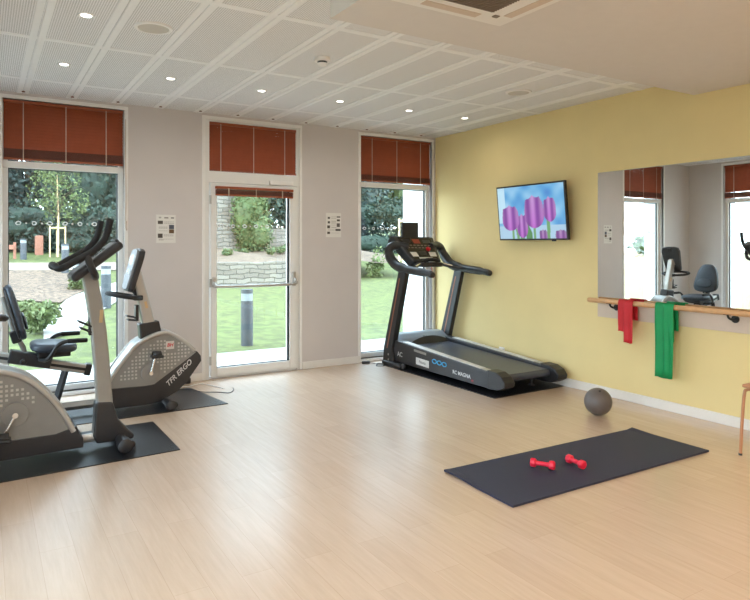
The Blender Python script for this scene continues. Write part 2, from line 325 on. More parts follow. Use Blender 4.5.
def make_blind(x0, x1, zt, zb, zd, fn, label, y=.035, cords=3, pitch=.03, depth=.034):
    t = thing('venetian_blind', label, 'blind', fn(((x0+x1)/2, y, zb)), 'terracotta venetian blinds')
    placed(MB().box((x0, y-.018, zt-.028), (x1, y+.018, zt)), fn).build('head_rail', 'slat', t, bevel=.003)
    s = MB(); z = zt-.04
    while z > zd:
        s.obox(((x0+x1)/2, y, z), (x1-x0-.006, .0018, depth), Matrix.Rotation(math.radians(-23), 3, 'X')); z -= pitch
    if s.v: placed(s, fn).build('slats', 'slat', t)
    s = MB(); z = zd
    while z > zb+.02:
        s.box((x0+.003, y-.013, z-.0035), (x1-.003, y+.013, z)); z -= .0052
    placed(s, fn).build('slat_stack', 'slatd', t)  # darker copy of the slat colour paints in the stack's shade
    placed(MB().box((x0+.003, y-.014, zb), (x1-.003, y+.014, zb+.018)), fn).build('bottom_rail', 'slat', t, bevel=.003)
    for i in range(cords):
        cx = x0+(x1-x0)*(.155+.345*i if cords == 3 else .3+.4*i)
        placed(MB().box((cx-.004, y-.022, zb-.004), (cx+.004, y-.019, zt-.02)), fn).build('cord', 'cord', t)
    return t
make_blind(WIN[0][0]+.006, WIN[0][1]-.006, WT-.005, 2.2, 2.30, back, 'terracotta venetian blind at the top of the wide window behind the recumbent bike')
make_blind(DOOR[0]+.006, DOOR[1]-.006, WT-.02, 2.212, 2.225, back, 'terracotta venetian blind filling the transom above the glass door')
make_blind(WIN[1][0]+.006, WIN[1][1]-.006, WT-.005, 2.2, 2.28, back, 'terracotta venetian blind at the top of the window behind the treadmill')
make_blind(LW[0]+.006, LW[1]-.006, WT-.005, 2.2, 2.29, leftw, 'terracotta venetian blind on the side wall, seen in the mirror at its right edge')
# tilt wand / pull cords
for x in (-3.815, -.05):
    mb = MB().tube(smoothpath([(x, -.012, 2.66), (x, -.012, 2.3), (x+.004, -.012, 1.9), (x, -.012, 1.62), (x+.012, -.012, 1.57), (x+.008, -.012, 1.66)]), .003, 6)
    tag(mb.build('blind_pull_cord', 'cord'), 'thin pale pull cord hanging beside the %s' % ('wide left window' if x < -3 else 'window behind the treadmill'), 'cord')

# door
d0, d1 = DOOR
door = casing(d0, d1, 0, WT, back, 'door_1', bottom=False)
mb = MB().box((d0, .005, 0), (d0+.045, .12, WT)).box((d1-.03, .005, 0), (d1, .12, WT)).box((d0+.045, .005, WT-.015), (d1-.03, .12, WT)).box((d0+.045, .005, 2.085), (d1-.03, .12, 2.205)).box((d0, -.002, 2.085), (d1, .005, 2.205)).box((d0+.045, .02, 0), (d1-.03, .15, .02))
mb.build('door_frame', 'pvc', door, bevel=.004)
MB().box((d0+.045, .06, 2.205), (d1-.03, .066, WT-.015)).build('glass_pane', 'glass', door)
x0, x1 = -2.965, -1.975; z0, z1 = .025, 2.08
leaf = MB().box((x0, -.01, z0), (x0+.065, .05, z1)).box((x1-.085, -.01, z0), (x1, .05, z1)).box((x0+.065, -.01, z0), (x1-.085, .05, z0+.09)).box((x0+.065, -.01, z1-.055), (x1-.085, .05, z1)).build('door_leaf', 'pvc', door, bevel=.004)
g = MB()
for (a, c, e, f_) in ((x0+.065, x0+.072, z0+.09, z1-.055), (x1-.105, x1-.085, z0+.09, z1-.055), (x0+.065, x1-.085, z0+.09, z0+.098), (x0+.065, x1-.085, z1-.063, z1-.055)): g.box((a, .012, e), (c, .032, f_))
g.build('gasket', 'seal', leaf)
MB().box((x0+.065, .02, z0+.09), (x1-.085, .026, z1-.055)).build('glass_pane', 'glass', leaf)
dots_row(MB(), x0+.07, x1-.1, 1.625, .0185).build('safety_marking', 'whitel', leaf)
bar = MB().tube(smoothpath([(x0+.03, -.01, 1.03), (x0+.035, -.06, 1.0), (x0+.07, -.085, .985), (-2.5, -.085, .98), (x1-.08, -.085, .985), (x1-.04, -.07, 1.02), (x1-.03, -.012, 1.05)]), .015, 12, up=(0, 0, 1))
bar.build('panic_bar', 'lgrey', leaf, smooth=True)
MB().box((x1-.06, -.035, .96), (x1-.02, -.0, 1.12)).box((x0+.01, -.03, .98), (x0+.05, 0, 1.08)).build('bar_housing', 'lgrey', leaf, bevel=.006)
for z in (.2, 1.02, 1.9): MB().cyl((x0-.008, -.02, z-.045), (x0-.008, -.02, z+.045), .011).build('hinge', 'lgrey', door, smooth=True)
MB().box((x1-.33, -.03, 2.09), (x1-.05, -.003, 2.135)).build('door_closer', 'white', door, bevel=.004)
make_blind(x0+.045, x1-.055, 2.045, 1.945, 2.01, back, 'narrow gathered terracotta blind at the top of the door glass', y=-.028)
struct('door_2', MB().box((-2.4, YB, 0), (-1.45, YB+.03, 2.1)), 'white', bevel=.005)

# ------------------------------------------------------------------ lamps
def downlight(x, y, z, watts, label, col=(1, .92, .82)):
    t = thing('recessed_downlight', label, 'ceiling light', (x, y, z), 'recessed ceiling downlights')
    mb = MB(); seg = 24; v = []; f = []
    for r, dz in ((.032, -.004), (.046, -.009), (.05, -.001)):
        v += [(x+r*math.cos(2*PI*k/seg), y+r*math.sin(2*PI*k/seg), z+dz) for k in range(seg)]
    for i in range(2): f += [(i*seg+k, i*seg+(k+1) % seg, (i+1)*seg+(k+1) % seg, (i+1)*seg+k) for k in range(seg)]
    mb.add(v, f); mb.build('trim_ring', 'alu', t, smooth=True)
    MB().cyl((x, y, z-.004), (x, y, z-.001), .032, 20).build('lens', 'glow', t)
    l = bpy.data.lights.new('downlight_beam', 'AREA'); l.shape = 'DISK'; l.size = .07; l.energy = watts*LAMP; l.color = col; l.spread = math.radians(165)
    lo = bpy.data.objects.new('downlight_beam', l); C.objects.link(lo); lo.parent = t; lo.location = (0, 0, -.012)
for k, (x, lab) in enumerate(zip((-4.48, -3.68, -2.88, -2.08, -1.27, -.53), ('above the wide left window, lower of the leftmost pair', 'between the wide window and the glass door', 'just above the glass door blind', 'right of the one above the glass door', 'above the window behind the treadmill', 'nearest the yellow wall'))):
    downlight(x, -1.23, H, 7 if x < -1 else 4, 'small round downlight in the ceiling '+lab)
downlight(-4.48, -2.45, H, 8, 'small round downlight in the ceiling, topmost at the left of the photo')
for x, y in ((-4.48, -3.9), (-4.48, -5.4), (-4.48, -7), (-3.9, -8.3)): downlight(x, y, H, 17, 'unseen small round downlight added as fill in the ceiling near the camera')  # unseen fittings, added to fill the room with light
for x, y in ((-2.5, -5.3), (-.9, -5.7), (-2.5, -6.8), (-1., -7.3), (-2.3, -8.3), (-.8, -8.4)): downlight(x, y, SZ, 30, 'unseen small round downlight added as warm fill in the lowered ceiling', (1, .80, .60))  # added unseen fittings, warm fill for the right side

# ceiling fittings
def disc(name, x, y, z, r, label, cat):
    t = thing(name, label, cat, (x, y, z)); seg = 32; v = []; f = []
    for rr, dz in ((r*.80, -.004), (r*.86, -.014), (r, -.010), (r*1.02, -.0)): v += [(x+rr*math.cos(2*PI*k/seg), y+rr*math.sin(2*PI*k/seg), z+dz) for k in range(seg)]
    for i in range(3): f += [(i*seg+k, i*seg+(k+1) % seg, (i+1)*seg+(k+1) % seg, (i+1)*seg+k) for k in range(seg)]
    MB().add(v, f).build('rim', 'white', t, smooth=True); MB().cyl((x, y, z-.009), (x, y, z-.001), r*.83, 32).build('grille', 'sheer', t)
disc('ceiling_speaker', -4.085, -2.44, H, .115, 'round white ceiling speaker between two rails at the upper left', 'ceiling speaker')
disc('ceiling_speaker', -.875, -2.4, H, .115, 'round pale ceiling speaker close to the yellow wall', 'ceiling speaker')
t = thing('smoke_detector', 'white smoke detector with a dark ring on the ceiling in front of the door', 'smoke detector', (-2.87, -2.41, H))
MB().cyl((-2.87, -2.41, H-.028), (-2.87, -2.41, H-.0), .06, 28).build('base', 'white', t, smooth=True, bevel=.003)
MB().cyl((-2.87, -2.41, H-.042), (-2.87, -2.41, H-.028), .036, 28).build('sensor_gap', 'dgrey', t, smooth=True)
MB().cyl((-2.87, -2.41, H-.058), (-2.87, -2.41, H-.042), .026, 28, r2=.04).build('cap', 'white', t, smooth=True)
# air conditioning cassette
ax0, ax1, ay0, ay1 = -3.32, -2.54, -4.75, -3.95
t = thing('air_conditioner', 'white square ceiling air conditioner with a brown grille in the lowered ceiling', 'air conditioner', ((ax0+ax1)/2, (ay0+ay1)/2, SZ))
MB().box((ax0, ay0, SZ-.014), (ax1, ay1, SZ-.0005)).build('panel', 'paint', t, bevel=.006)
MB().box((ax0+.2, ay0+.16, SZ-.022), (ax1-.2, ay1-.16, SZ-.014)).build('grille_backing', 'grille', t)  # grille backing and bars share one even brown
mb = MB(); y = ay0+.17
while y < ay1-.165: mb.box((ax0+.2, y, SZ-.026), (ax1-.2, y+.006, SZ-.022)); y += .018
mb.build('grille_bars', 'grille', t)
for (a, c) in (((ax0+.2, ay1-.1), (ax1-.22, ay1-.045)), ((ax1-.1, ay0+.14), (ax1-.045, ay1-.14)), ((ax0+.2, ay0+.045), (ax1-.22, ay0+.1)), ((ax0+.045, ay0+.14), (ax0+.1, ay1-.14))):
    MB().box((*a, SZ-.0165), (*c, SZ-.013)).build('air_flap', 'board', t)
MB().box((ax1-.15, ay1-.13, SZ-.02), (ax1-.115, ay1-.1, SZ-.013)).build('indicator', 'grille', t, bevel=.003)

# ------------------------------------------------------------------ right wall: mirror, rail, tv
t = thing('wall_mirror', 'large frameless mirror on the yellow wall above the wooden rail', 'mirror', (-.01, -3.9, .885))
MB().box((-.008, -5.2, .885), (-.0005, -2.575, 2.108)).build('mirror_glass', 'mirror', t)
MB().box((-.0095, -2.577, .885), (-.0, -2.573, 2.11)).box((-.0095, -5.2, 2.108), (-.0, -2.573, 2.111)).build('edge_strip', 'lgrey', t)
tag(MB().box((-.012, -5.2, .74), (-.0005, -2.573, .884)).build('backing_board', 'board', bevel=.002), 'pale beige board on the yellow wall below the mirror, behind the rail', 'wall board')
t = thing('handrail', 'round light wooden handrail on black brackets below the mirror', 'handrail', (-.085, -3.9, .9))
MB().cap((-.085, -2.52, .90), (-.085, -5.3, .90), .0225, 20).build('rail', 'wood', t, smooth=True)
for y in (-2.77, -3.86, -4.95):
    b_ = MB().cyl((-.012, y-.02, .845), (-.022, y-.02, .845), .03, 20).build('bracket_plate', 'iron', t, smooth=True)
    MB().tube(smoothpath([(-.02, y-.02, .845), (-.05, y-.015, .842), (-.078, y-.005, .855), (-.085, y, .872), (-.085, y+.0, .886)]), .009, 10).box((-.1, y-.03, .880), (-.07, y+.03, .885)).build('bracket_arm', 'iron', t, smooth=True)
def band(name, matn, label, strips):
    # strips: (y0, y1, zbottom_front, zbottom_back, xoffset)
    mb = MB()
    for (ya, yb, zf, zb, dx) in strips:
        prof = [(-.118-dx, zf)]+[(-.116-dx, zf+(.9-zf)*k/8) for k in range(1, 8)]+[(-.115-dx*.6, .905), (-.108, .925), (-.092, .9335), (-.078, .9335), (-.063, .925), (-.055, .905)]+[(-.05, .9-(.9-zb)*k/4) for k in range(1, 5)]
        n = 10
        def P(u, v, prof=prof, ya=ya, yb=yb):
            i = v*(len(prof)-1); q = prof[int(round(i))]; y = ya+(yb-ya)*u; drop = max(0, .9-q[1])
            return (q[0]+(.006*math.sin(u*9+q[1]*5)*min(1, drop*6)), y+.004*math.sin(q[1]*7)*min(1, drop*3), q[1]+(.004*math.sin(u*7) if q[1] < zf+.01 else 0))
        mb.grid(P, n, len(prof)-1)
    o = mb.build(name, matn, smooth='all'); s = o.modifiers.new('thickness', 'SOLIDIFY'); s.thickness = .0012
    return tag(o, label, 'exercise band')
band('resistance_band', 'redband', 'short red elastic exercise band draped over the wooden handrail', [(-2.88, -2.975, .645, .7, 0), (-2.94, -3.035, .55, .75, .006)])
band('resistance_band', 'greenband', 'long green elastic exercise band draped over the wooden handrail', [(-3.25, -3.385, .30, .6, 0), (-3.33, -3.425, .303, .7, .006)])

# television
tv = thing('television', 'flat wall television showing purple tulips on a blue ground', 'television', (-.12, -1.8, 1.76))
tilt = math.radians(5.5); xa = Vector((0, -1, 0)); za_ = Vector((-math.sin(tilt), 0, math.cos(tilt))); na = Vector((-math.cos(tilt), 0, -math.sin(tilt)))  # facing -x, downwards
TO = Vector((-.135, -1.812, 1.765)); TW, TH = .94, .555
R3 = Matrix((xa, -na, za_)).transposed()
MB().obox(TO-na*.018, (TW+.03, .036, TH+.034), R3).build('case', 'black', tv, bevel=.004)
def tulip(u, v, cx, cy, wd, ht):
    x = (u-cx)/wd; y = (v-cy)/ht
    if abs(y) > .5: return None
    half = .5*math.sqrt(max(0, 1-((y+.12)/.385)**2)) if y < -.12 else .5*(1-.22*((y+.12)/.62)**1.6)
    if abs(x) > half or y > .5-1.1*abs(x)**2.4-.07*abs(math.sin(x*9+.5)): return None
    s = .5+.5*math.cos(x*13+.8); e = 1-abs(x)/half*.25; k = max(0, min(1, .5-y))
    return ((.24+.30*s)*e, (.05+.26*s*(1-k*.6))*e, (.36+.28*s)*e)
def tvcol(u, v):
    n = math.sin(u*13+v*5)*math.sin(v*9-u*4)+.5*math.sin(u*29+1)*math.sin(v*17)
    k = .5+.3*n; c = (.07+.34*k*k, .22+.42*k, .60+.25*k)
    if u < .12 and v > .3: c = (.50, .74, .88)
    if v < .25: c = tuple(a*.8+.12 for a in (.35, .6, .8))
    for (cx, sw, top, lean) in ((.22, .018, .3, .0), (.27, .02, .2, .1), (.555, .018, .3, .0), (.76, .022, .35, -.01)):
        if v < top and abs(u-cx-lean*(.3-v)) < sw: c = (.16, .36, .14)
    for (cx, cy, wd, ht) in ((.68, .07, .12, .2), (.93, .06, .16, .2)):
        q = tulip(u, v, cx, cy, wd, ht)
        if q: c = (q[0]*.8, q[1], q[2]*.8)
    if .42 < u < .52 and v < .34-(abs(u-.44)*3.0): c = (.09, .26, .09)
    if .33 < u < .40 and v < .2-(abs(u-.36)*3.0): c = (.12, .3, .12)
    for a in ((.37, .25, .17, .46), (.19, .41, .27, .50), (.79, .54, .18, .46), (.56, .51, .29, .62)):
        q = tulip(u, v, *a)
        if q: c = q
    return c
def color_grid(name, matn, parent, P, nu, nv, fn, loc=None):
    mb = MB().grid(P, nu, nv); me = bpy.data.meshes.new(name); o_ = abs_loc(parent) if parent else Vector(loc)
    me.from_pydata([p-o_ for p in mb.v], [], mb.f); me.materials.append(M[matn]); a = me.color_attributes.new('col', 'FLOAT_COLOR', 'CORNER'); i = 0
    for p in me.polygons:
        for vi in p.vertices:
            jj, ii = divmod(vi, nu+1); a.data[i].color = (*fn(ii/nu, jj/nv), 1); i += 1
    o = bpy.data.objects.new(name, me); C.objects.link(o)
    if parent: o.parent = parent
    else: o.location = o_
    return o
color_grid('screen', 'screen', tv, lambda u, v: TO+xa*(u-.5)*TW+za_*(v-.5)*TH+na*.001, 150, 90, tvcol)
MB().obox(TO+xa*.30-za_*(TH/2+.022)-na*.005, (.05, .012, .014), R3).build('sensor_bump', 'black', tv)
MB().box((-.02, -1.95, 1.62), (-.0005, -1.65, 1.9)).obox((-.06, -1.8, 1.76), (.2, .09, .2), R3).build('wall_bracket', 'iron', tv)

# posters
def poster(x0, x1, z0, z1, blocks, lines, label):
    nu, nv = 60, 84
    def fn(u, v):
        c = (.76, .74, .70)
        for (a, b_, e, f_, col) in blocks:
            if a < u < b_ and e < v < f_: c = tuple(q*(.8+.4*((int(u*60)*7+int(v*84)*3) % 5)/5) for q in col)
        for (a, b_, e) in lines:
            if a < u < b_ and abs(v-e) < .008 and (int(u*60)*5 % 7): c = (.36, .34, .31)
        return c
    o = thing('wall_poster', label, 'poster', ((x0+x1)/2, -.001, z0))
    color_grid('paper_sheet', 'paper', o, lambda u, v: Vector((x0+(x1-x0)*u, -.003, z0+(z1-z0)*v)), nu, nv, fn)
    MB().box((x0-.004, -.0022, z0-.004), (x1+.004, -.0004, z1+.004)).build('backing', 'whitel', o)
D = (.07, .06, .05)
poster(-3.52, -3.33, 1.445, 1.727, [(.07, .34, .67, .79, D), (.65, .93, .49, .65, (.08, .09, .12)), (.65, .93, .34, .485, (.13, .07, .03)), (.07, .32, .17, .33, D), (.76, .93, .87, .92, (.2, .2, .18)), (.4, .62, .88, .92, (.28, .26, .24)), (.12, .26, .87, .93, (.45, .43, .4))],
       [(.4, .93, .76), (.4, .93, .71), (.1, .6, .57), (.1, .6, .53), (.1, .6, .43), (.38, .9, .28), (.38, .9, .24), (.1, .9, .13), (.1, .4, .1)], 'white printed sheet with four photos on the wall between wide window and door')
poster(-1.597, -1.40, 1.515, 1.795, [(.1, .26, .75, .84, D), (.1, .26, .57, .66, D), (.08, .26, .36, .48, D), (.08, .26, .13, .22, D), (.72, .93, .66, .75, D), (.7, .93, .42, .58, (.12, .11, .1)), (.62, .97, .25, .34, D), (.7, .96, .82, .87, (.15, .14, .13))],
       [(.36, .68, .87), (.36, .68, .79), (.36, .66, .66), (.36, .66, .59), (.36, .66, .5), (.36, .7, .4), (.1, .58, .29), (.36, .9, .17)], 'white sheet with small dark pictograms on the wall between door and treadmill')
t = thing('wall_socket', 'small white socket low on the yellow wall behind the treadmill', 'socket', (0, -1.25, .2))
MB().box((-.012, -1.29, .185), (-.0, -1.21, .265)).build('socket_plate', 'white', t, bevel=.003); MB().box((-.05, -1.275, .2), (-.012, -1.225, .25)).build('plug', 'white', t, bevel=.008)

# ------------------------------------------------------------------ floor mats
def quadmat(name, m, pts, h, label, cat='mat', curl=None):
    a, b_, c, d = [Vector((*p, 0)) for p in pts]; n = 30
    top = lambda u, v: (a*(1-u)*(1-v)+b_*u*(1-v)+c*u*v+d*(1-u)*v)+Vector((0, 0, h+(.45*curl(u, v) if curl else 0)))
    mb = MB().grid(top, n, 10); mb.grid(lambda u, v: top(u, v)-Vector((0, 0, h-.0005)), n, 10)
    def edge(f): mb.grid(lambda u, v: f(u)-Vector((0, 0, (h-.0005)*v)), n, 1)
    edge(lambda u: top(u, 0)); edge(lambda u: top(u, 1)); edge(lambda u: top(0, u)); edge(lambda u: top(1, u))
    return tag(mb.build(name, m), label, cat)
quadmat('floor_mat', 'rubber', [(-5.52, -2.235), (-3.843, -2.152), (-3.846, -1.334), (-5.52, -1.40)], .006, 'black rubber mat under the upright exercise bike, nearest the camera')
quadmat('floor_mat', 'rubber', [(-5.22, -1.13), (-3.143, -1.091), (-3.258, -.278), (-5.22, -.30)], .006, 'black rubber mat under the recumbent bike by the wide window')
quadmat('floor_mat', 'rubber', [(-.985, -2.205), (-.035, -2.18), (-.035, -.25), (-.985, -.28)], .006, 'black rubber mat under the treadmill')
quadmat('exercise_mat', 'yoga', [(-2.564, -4.081), (-.757, -4.106), (-.758, -3.498), (-2.546, -3.453)], .013, 'dark navy foam exercise mat on the open wooden floor', 'exercise mat',
        curl=lambda u, v: .022*max(0, 1-u/.035)**2*max(0, 1-abs(v-.8)/.3)+.018*max(0, (u-.965)/.035)**2*max(0, (v-.7)/.3))

# dumbbells
def dumbbell(a, c, label):
    a = Vector((*a, .044)); c = Vector((*c, .044)); d = (c-a).normalized(); t = thing('dumbbell', label, 'dumbbell', ((a.x+c.x)/2, (a.y+c.y)/2, .013), 'red dumbbells on the exercise mat')
    MB().tube([a+d*.01, a+d*.035, (a+c)/2, c-d*.035, c-d*.01], [.0165, .0135, .0145, .0135, .0165], 16).build('handle', 'red', t, smooth=True)
    for q, s in ((a, 1), (c, -1)):
        MB().tube([q-d*.020*s, q-d*.014*s, q+d*.010*s, q+d*.018*s], [.020, .029, .029, .021], 8).build('head', 'red', t, bevel=.003)
dumbbell((-2.034, -3.715), (-1.974, -3.812), 'small red dumbbell on the navy mat, the left one')
dumbbell((-1.785, -3.79), (-1.80, -3.90), 'small red dumbbell on the navy mat, the right one with its round end facing us')
# ball
t = thing('exercise_ball', 'small dark grey exercise ball on the floor by the yellow wall', 'ball', (-.627, -3.075, 0))
MB().ball((-.627, -3.075, .113), .113, 48, 28).build('ball_shell', 'ballm', t, smooth='all')
MB().cyl((-.662, -3.12, .2105), (-.664, -3.123, .2145), .009, 16).build('valve', 'dgrey', t)

# stool at the right edge
sx, sy = -.638, -4.255; t = thing('stool', 'tan stool with bent tube legs, only one leg inside the right edge of the photo', 'stool', (sx+.2, sy-.2, 0))
MB().box((sx-.01, sy-.42, .462), (sx+.41, sy-.012, .487)).build('seat', 'tan', t, bevel=.01)
for i, (ix, iy) in enumerate(((0, 0), (.4, 0), (0, -.4), (.4, -.4))):
    sgx = 1 if ix == 0 else -1; sgy = -1 if iy == 0 else 1
    mb = MB().tube(smoothpath([(sx+ix, sy+iy, .012), (sx+ix+sgx*.004, sy+iy+sgy*.01, .25), (sx+ix+sgx*.008, sy+iy+sgy*.022, .42), (sx+ix+sgx*.02, sy+iy+sgy*.035, .447), (sx+ix+sgx*.06, sy+iy+sgy*.075, .453), (sx+ix+sgx*.12, sy+iy+sgy*.135, .453)]), .0105, 12)
    lg = mb.build('leg', 'tan', t, smooth=True); MB().cyl((sx+ix, sy+iy, 0), (sx+ix, sy+iy, .014), .012, 14).build('foot_cap', 'black', lg)

# ------------------------------------------------------------------ treadmill
tm = thing('treadmill', 'black treadmill with grey motor cover standing by the yellow wall', 'treadmill', (-.49, -1.25, .006))
def both(x): return x, -.985-x+.005
for side, (xo, xi) in (('l', (-.905, -.79)), ('r', (-.085, -.20))):
    prof = [(-2.14, .05), (-.42, .055), (-.36, .12), (-.36, .31), (-.50, .30), (-1.9, .215), (-2.10, .20), (-2.12, .195)]
    r_ = MB().prism(prof, 'x', xo, xi).build('side_rail', 'dgrey', tm, bevel=.008)
    tp = [(-.56, .2985), (-.56, .304), (-1.9, .2225), (-1.9, .217)]
    MB().prism(tp, 'x', xo+(.014 if xo < xi else -.014), xi+(-.03 if xo < xi else .03)).build('foot_rail', 'alu', r_)
    MB().prism([(-1.62, .2338), (-1.62, .2385), (-1.98, .2175), (-1.98, .2125)], 'x', xo+(.018 if xo < xi else -.018), xi+(-.034 if xo < xi else .034)).build('rail_end_label', 'lgrey', r_)
    MB().prism([(-2.02, .048), (-2.17, .055), (-2.255, .095), (-2.265, .14), (-2.22, .19), (-2.14, .222), (-2.02, .228)], 'x', xo-(.012 if xo < xi else -.012), xi+(.008 if xo < xi else -.008)).build('rear_cap', 'black', tm, bevel=.01)
    if side == 'l':
        xs = xo-.0008
        MB().prism([(-.52, .205), (-.52, .21), (-1.82, .168), (-1.82, .16)], 'x', xs-.001, xs+.002).build('side_groove', 'black', r_)
        MB().prism([(-.80, .232), (-.80, .258), (-1.03, .245), (-1.03, .219)], 'x', xs-.001, xs+.002).build('rating_label', 'grey', r_, bevel=0)
        MB().prism([(-.84, .095), (-.84, .172), (-1.08, .165), (-1.08, .088)], 'x', xs-.001, xs+.002).build('side_label', 'whitel', r_)
        mt = lambda y, z: frame_mtx((xs-.0012, y, z), (0, -1, -.02), (0, 0, 1))
        mb = MB()
        for q in (0, 1, 2): mb.tube([(xs-.001, -1.18-.085*q-.036*math.cos(2*PI*k/18), .178-.003*q+.021*math.sin(2*PI*k/18)) for k in range(18)], .0055, 6, closed=True)
        mb.build('ring_emblem', 'blue', r_)
        text_mesh('lettering', 'AC', .075, mt(-.52, .155), 'text', r_, bold=.001)
        text_mesh('lettering', 'RC MAGNA', .054, mt(-1.63, .118), 'text', r_, bold=.001)
        text_mesh('lettering', 'RC', .022, mt(-1.80, .083), 'redp', r_, bold=.0005)
        text_mesh('lettering', 'Fitness', .045, mt(-.96, .13), 'dgrey', r_)
MB().prism([(-.40, .245), (-.40, .262), (-2.13, .185), (-2.16, .165), (-2.155, .125), (-2.12, .11), (-.40, .2)], 'x', -.785, -.205).build('running_belt', 'belt', tm, bevel=.01)
MB().box((-.80, -1.9, .06), (-.19, -.45, .12)).build('chassis', 'black', tm)
# motor cover: rounded dome with darker recess
prof = [(-.16, .10), (-.15, .24), (-.19, .33), (-.27, .372), (-.36, .362), (-.44, .32), (-.49, .27), (-.50, .24), (-.50, .10)]
cv = MB(); n = 24
def cover(u, v):
    x = -.895+.80*u; e = min(1, (1-(2*u-1)**2)**.5*1.75)if 0 < u < 1 else 0
    i = v*(len(prof)-1); k = int(i); p = Vector(prof[min(k, len(prof)-1)]); q = Vector(prof[min(k+1, len(prof)-1)]); p = p.lerp(q, i-k)
    return (x, p[0], .10+(p[1]-.10)*(.55+.45*e))
cv.grid(cover, n, 32).prism([(a, .10+(b_-.10)*.55) for a, b_ in prof], 'x', -.895, -.894).prism([(a, .10+(b_-.10)*.55) for a, b_ in prof], 'x', -.096, -.095)
mc = cv.build('motor_cover', 'coverm', tm, smooth=True)
def rec(u, v):
    a = -.77+.60*u; h = .245+.095*math.sin(PI*u)**.6*v
    return (a, -.51-.04*(1-v)+.0*u, h)
MB().grid(rec, 20, 5).build('cover_recess', 'black', mc, smooth=True)
text_mesh('lettering', 'BH', .05, frame_mtx((-.49, -.448, .3225), (1, 0, 0), (0, .45, .42)), 'dgrey', mc)
# base feet and wheels
MB().box((-.93, -.46, .012), (-.06, -.30, .06)).box((-.98, -.62, .012), (-.90, -.24, .055)).box((-.085, -.55, .012), (-.045, -.24, .055)).build('base_frame', 'black', tm, bevel=.008)
for x in (-.955, -.065): MB().cap((x-.018, -.66, .045), (x+.018, -.66, .045), .036, 20).build('transport_wheel', 'dgrey', tm, smooth=True)
for x in (-.70, -.28):
    MB().cyl((x, -1.98, .02), (x, -1.98, .12), .01).cyl((x, -1.98, .006), (x, -1.98, .022), .03, 20, r2=.022).cyl((x, -1.98, .06), (x, -1.98, .072), .022).build('levelling_foot', 'black', tm, smooth=True)
# uprights
for x in (-.90, -.085):
    y0, y1 = -.30, -.60; up = MB(); w0 = .035 if x < -.5 else .028
    up.prism([(y0+.11, .03), (y0+.09, .2), (y1+.075, 1.12), (y1-.07, 1.12), (y0-.09, .2), (y0-.13, .03)], 'x', x-w0, x+w0)
    u_ = up.build('upright', 'black', tm, bevel=.01)
    MB().prism([(y0+.02, .2), (y1+.055, 1.04), (y1+.035, 1.04), (y0-.0, .2)], 'x', x-w0-.0015, x-w0+.001).build('upright_stripe', 'rust', u_)
    for z in (.07, .13): MB().cyl((x-w0-.004, y0-.02, z), (x-w0+.004, y0-.02, z), .012, 14).build('bolt', 'lgrey', u_)
    s = 1 if x < -.5 else -1
    pth = smoothpath([(x+s*.24, -.33, 1.40), (x+s*.12, -.28, 1.415), (x+s*.03, -.25, 1.385), (x, -.29, 1.29), (x, -.42, 1.19), (x, -.62, 1.145), (x, -1.02, 1.115), (x, -1.13, 1.10)], 6)
    MB().tube(pth, [.045]*6+[.052]*12+[.058]*12+[.046]*6+[.038]*6+[.034], 16, flat=1, up=(1, 0, 0)).build('handlebar', 'black', tm, smooth=True)
    MB().cap((x, -1.12, 1.1), (x, -1.15, 1.098), .033, 16).build('bar_end', 'dgrey', tm, smooth=True)
    MB().tube([(x, -.80, 1.158), (x, -1.05, 1.145)], .007, 8).build('grip_sensor', 'lgrey', tm)
# console
cx_ = -.49; TL = Vector((-.80, -.235, 1.53)); TR = Vector((-.24, -.235, 1.515)); BL = Vector((-.665, -.47, 1.235)); BR = Vector((-.285, -.47, 1.235))
nrm = (TR-TL).cross(BL-TL).normalized(); nrm = nrm if nrm.y < 0 else -nrm
def cs(u, v, d=0): return TL.lerp(TR, u).lerp(BL.lerp(BR, u), v)+nrm*d
def cquad(mb, u0, u1, v0, v1, d0, d1, m=0):
    a = [cs(u0, v0, d0), cs(u1, v0, d0), cs(u1, v1, d0), cs(u0, v1, d0)]; b_ = [cs(u0, v0, d1), cs(u1, v0, d1), cs(u1, v1, d1), cs(u0, v1, d1)]
    return mb.add(a+b_, [(0, 1, 2, 3), (7, 6, 5, 4), (0, 4, 5, 1), (1, 5, 6, 2), (2, 6, 7, 3), (3, 7, 4, 0)], m)
con = cquad(MB(), -.07, 1.05, -.03, 1.05, -.12, 0).build('console', 'black', tm, bevel=.02)
cquad(MB(), .05, .95, .06, .95, 0, .003).build('display_panel', 'disp', con, bevel=.002)
cquad(MB(), .40, .60, .12, .30, .003, .005).build('led_matrix', 'led', con)
for a in ((.10, .32, .13, .27), (.68, .9, .13, .27)): cquad(MB(), *a, .003, .005).build('led_window', 'dgrey', con)
mb = MB()
for k in range(7): cquad(mb, .12+.11*k, .19+.11*k, .36, .40, .003, .0055); cquad(mb, .12+.11*k, .19+.11*k, .46, .50, .003, .0055)
mb.build('key_row', 'grille', con)
cquad(MB(), .36, .60, .62, .78, .003, .009).build('key_pad', 'black', con, bevel=.003)
for a in ((.07, .28, .66, .84), (.70, .93, .66, .84)): cquad(MB(), *a, .003, .005).build('instruction_label', 'whitel', con)
c_ = cs(.73, .54); MB().tube([c_, c_+nrm*.022, c_+nrm*.03], [.03, .026, .016], 20).build('stop_button', 'redp', con, smooth=True)
cquad(MB(), .25, .75, .88, .93, .003, .006).build('logo_strip', 'dots', con)
text_mesh('lettering', 'BH', .022, frame_mtx(cs(.5, .03, .001), (TR-TL), (TL-BL)), 'text', con)
MB().box((-.645, -.60, 1.16), (-.335, -.44, 1.215)).build('control_shelf', 'black', con, bevel=.015)
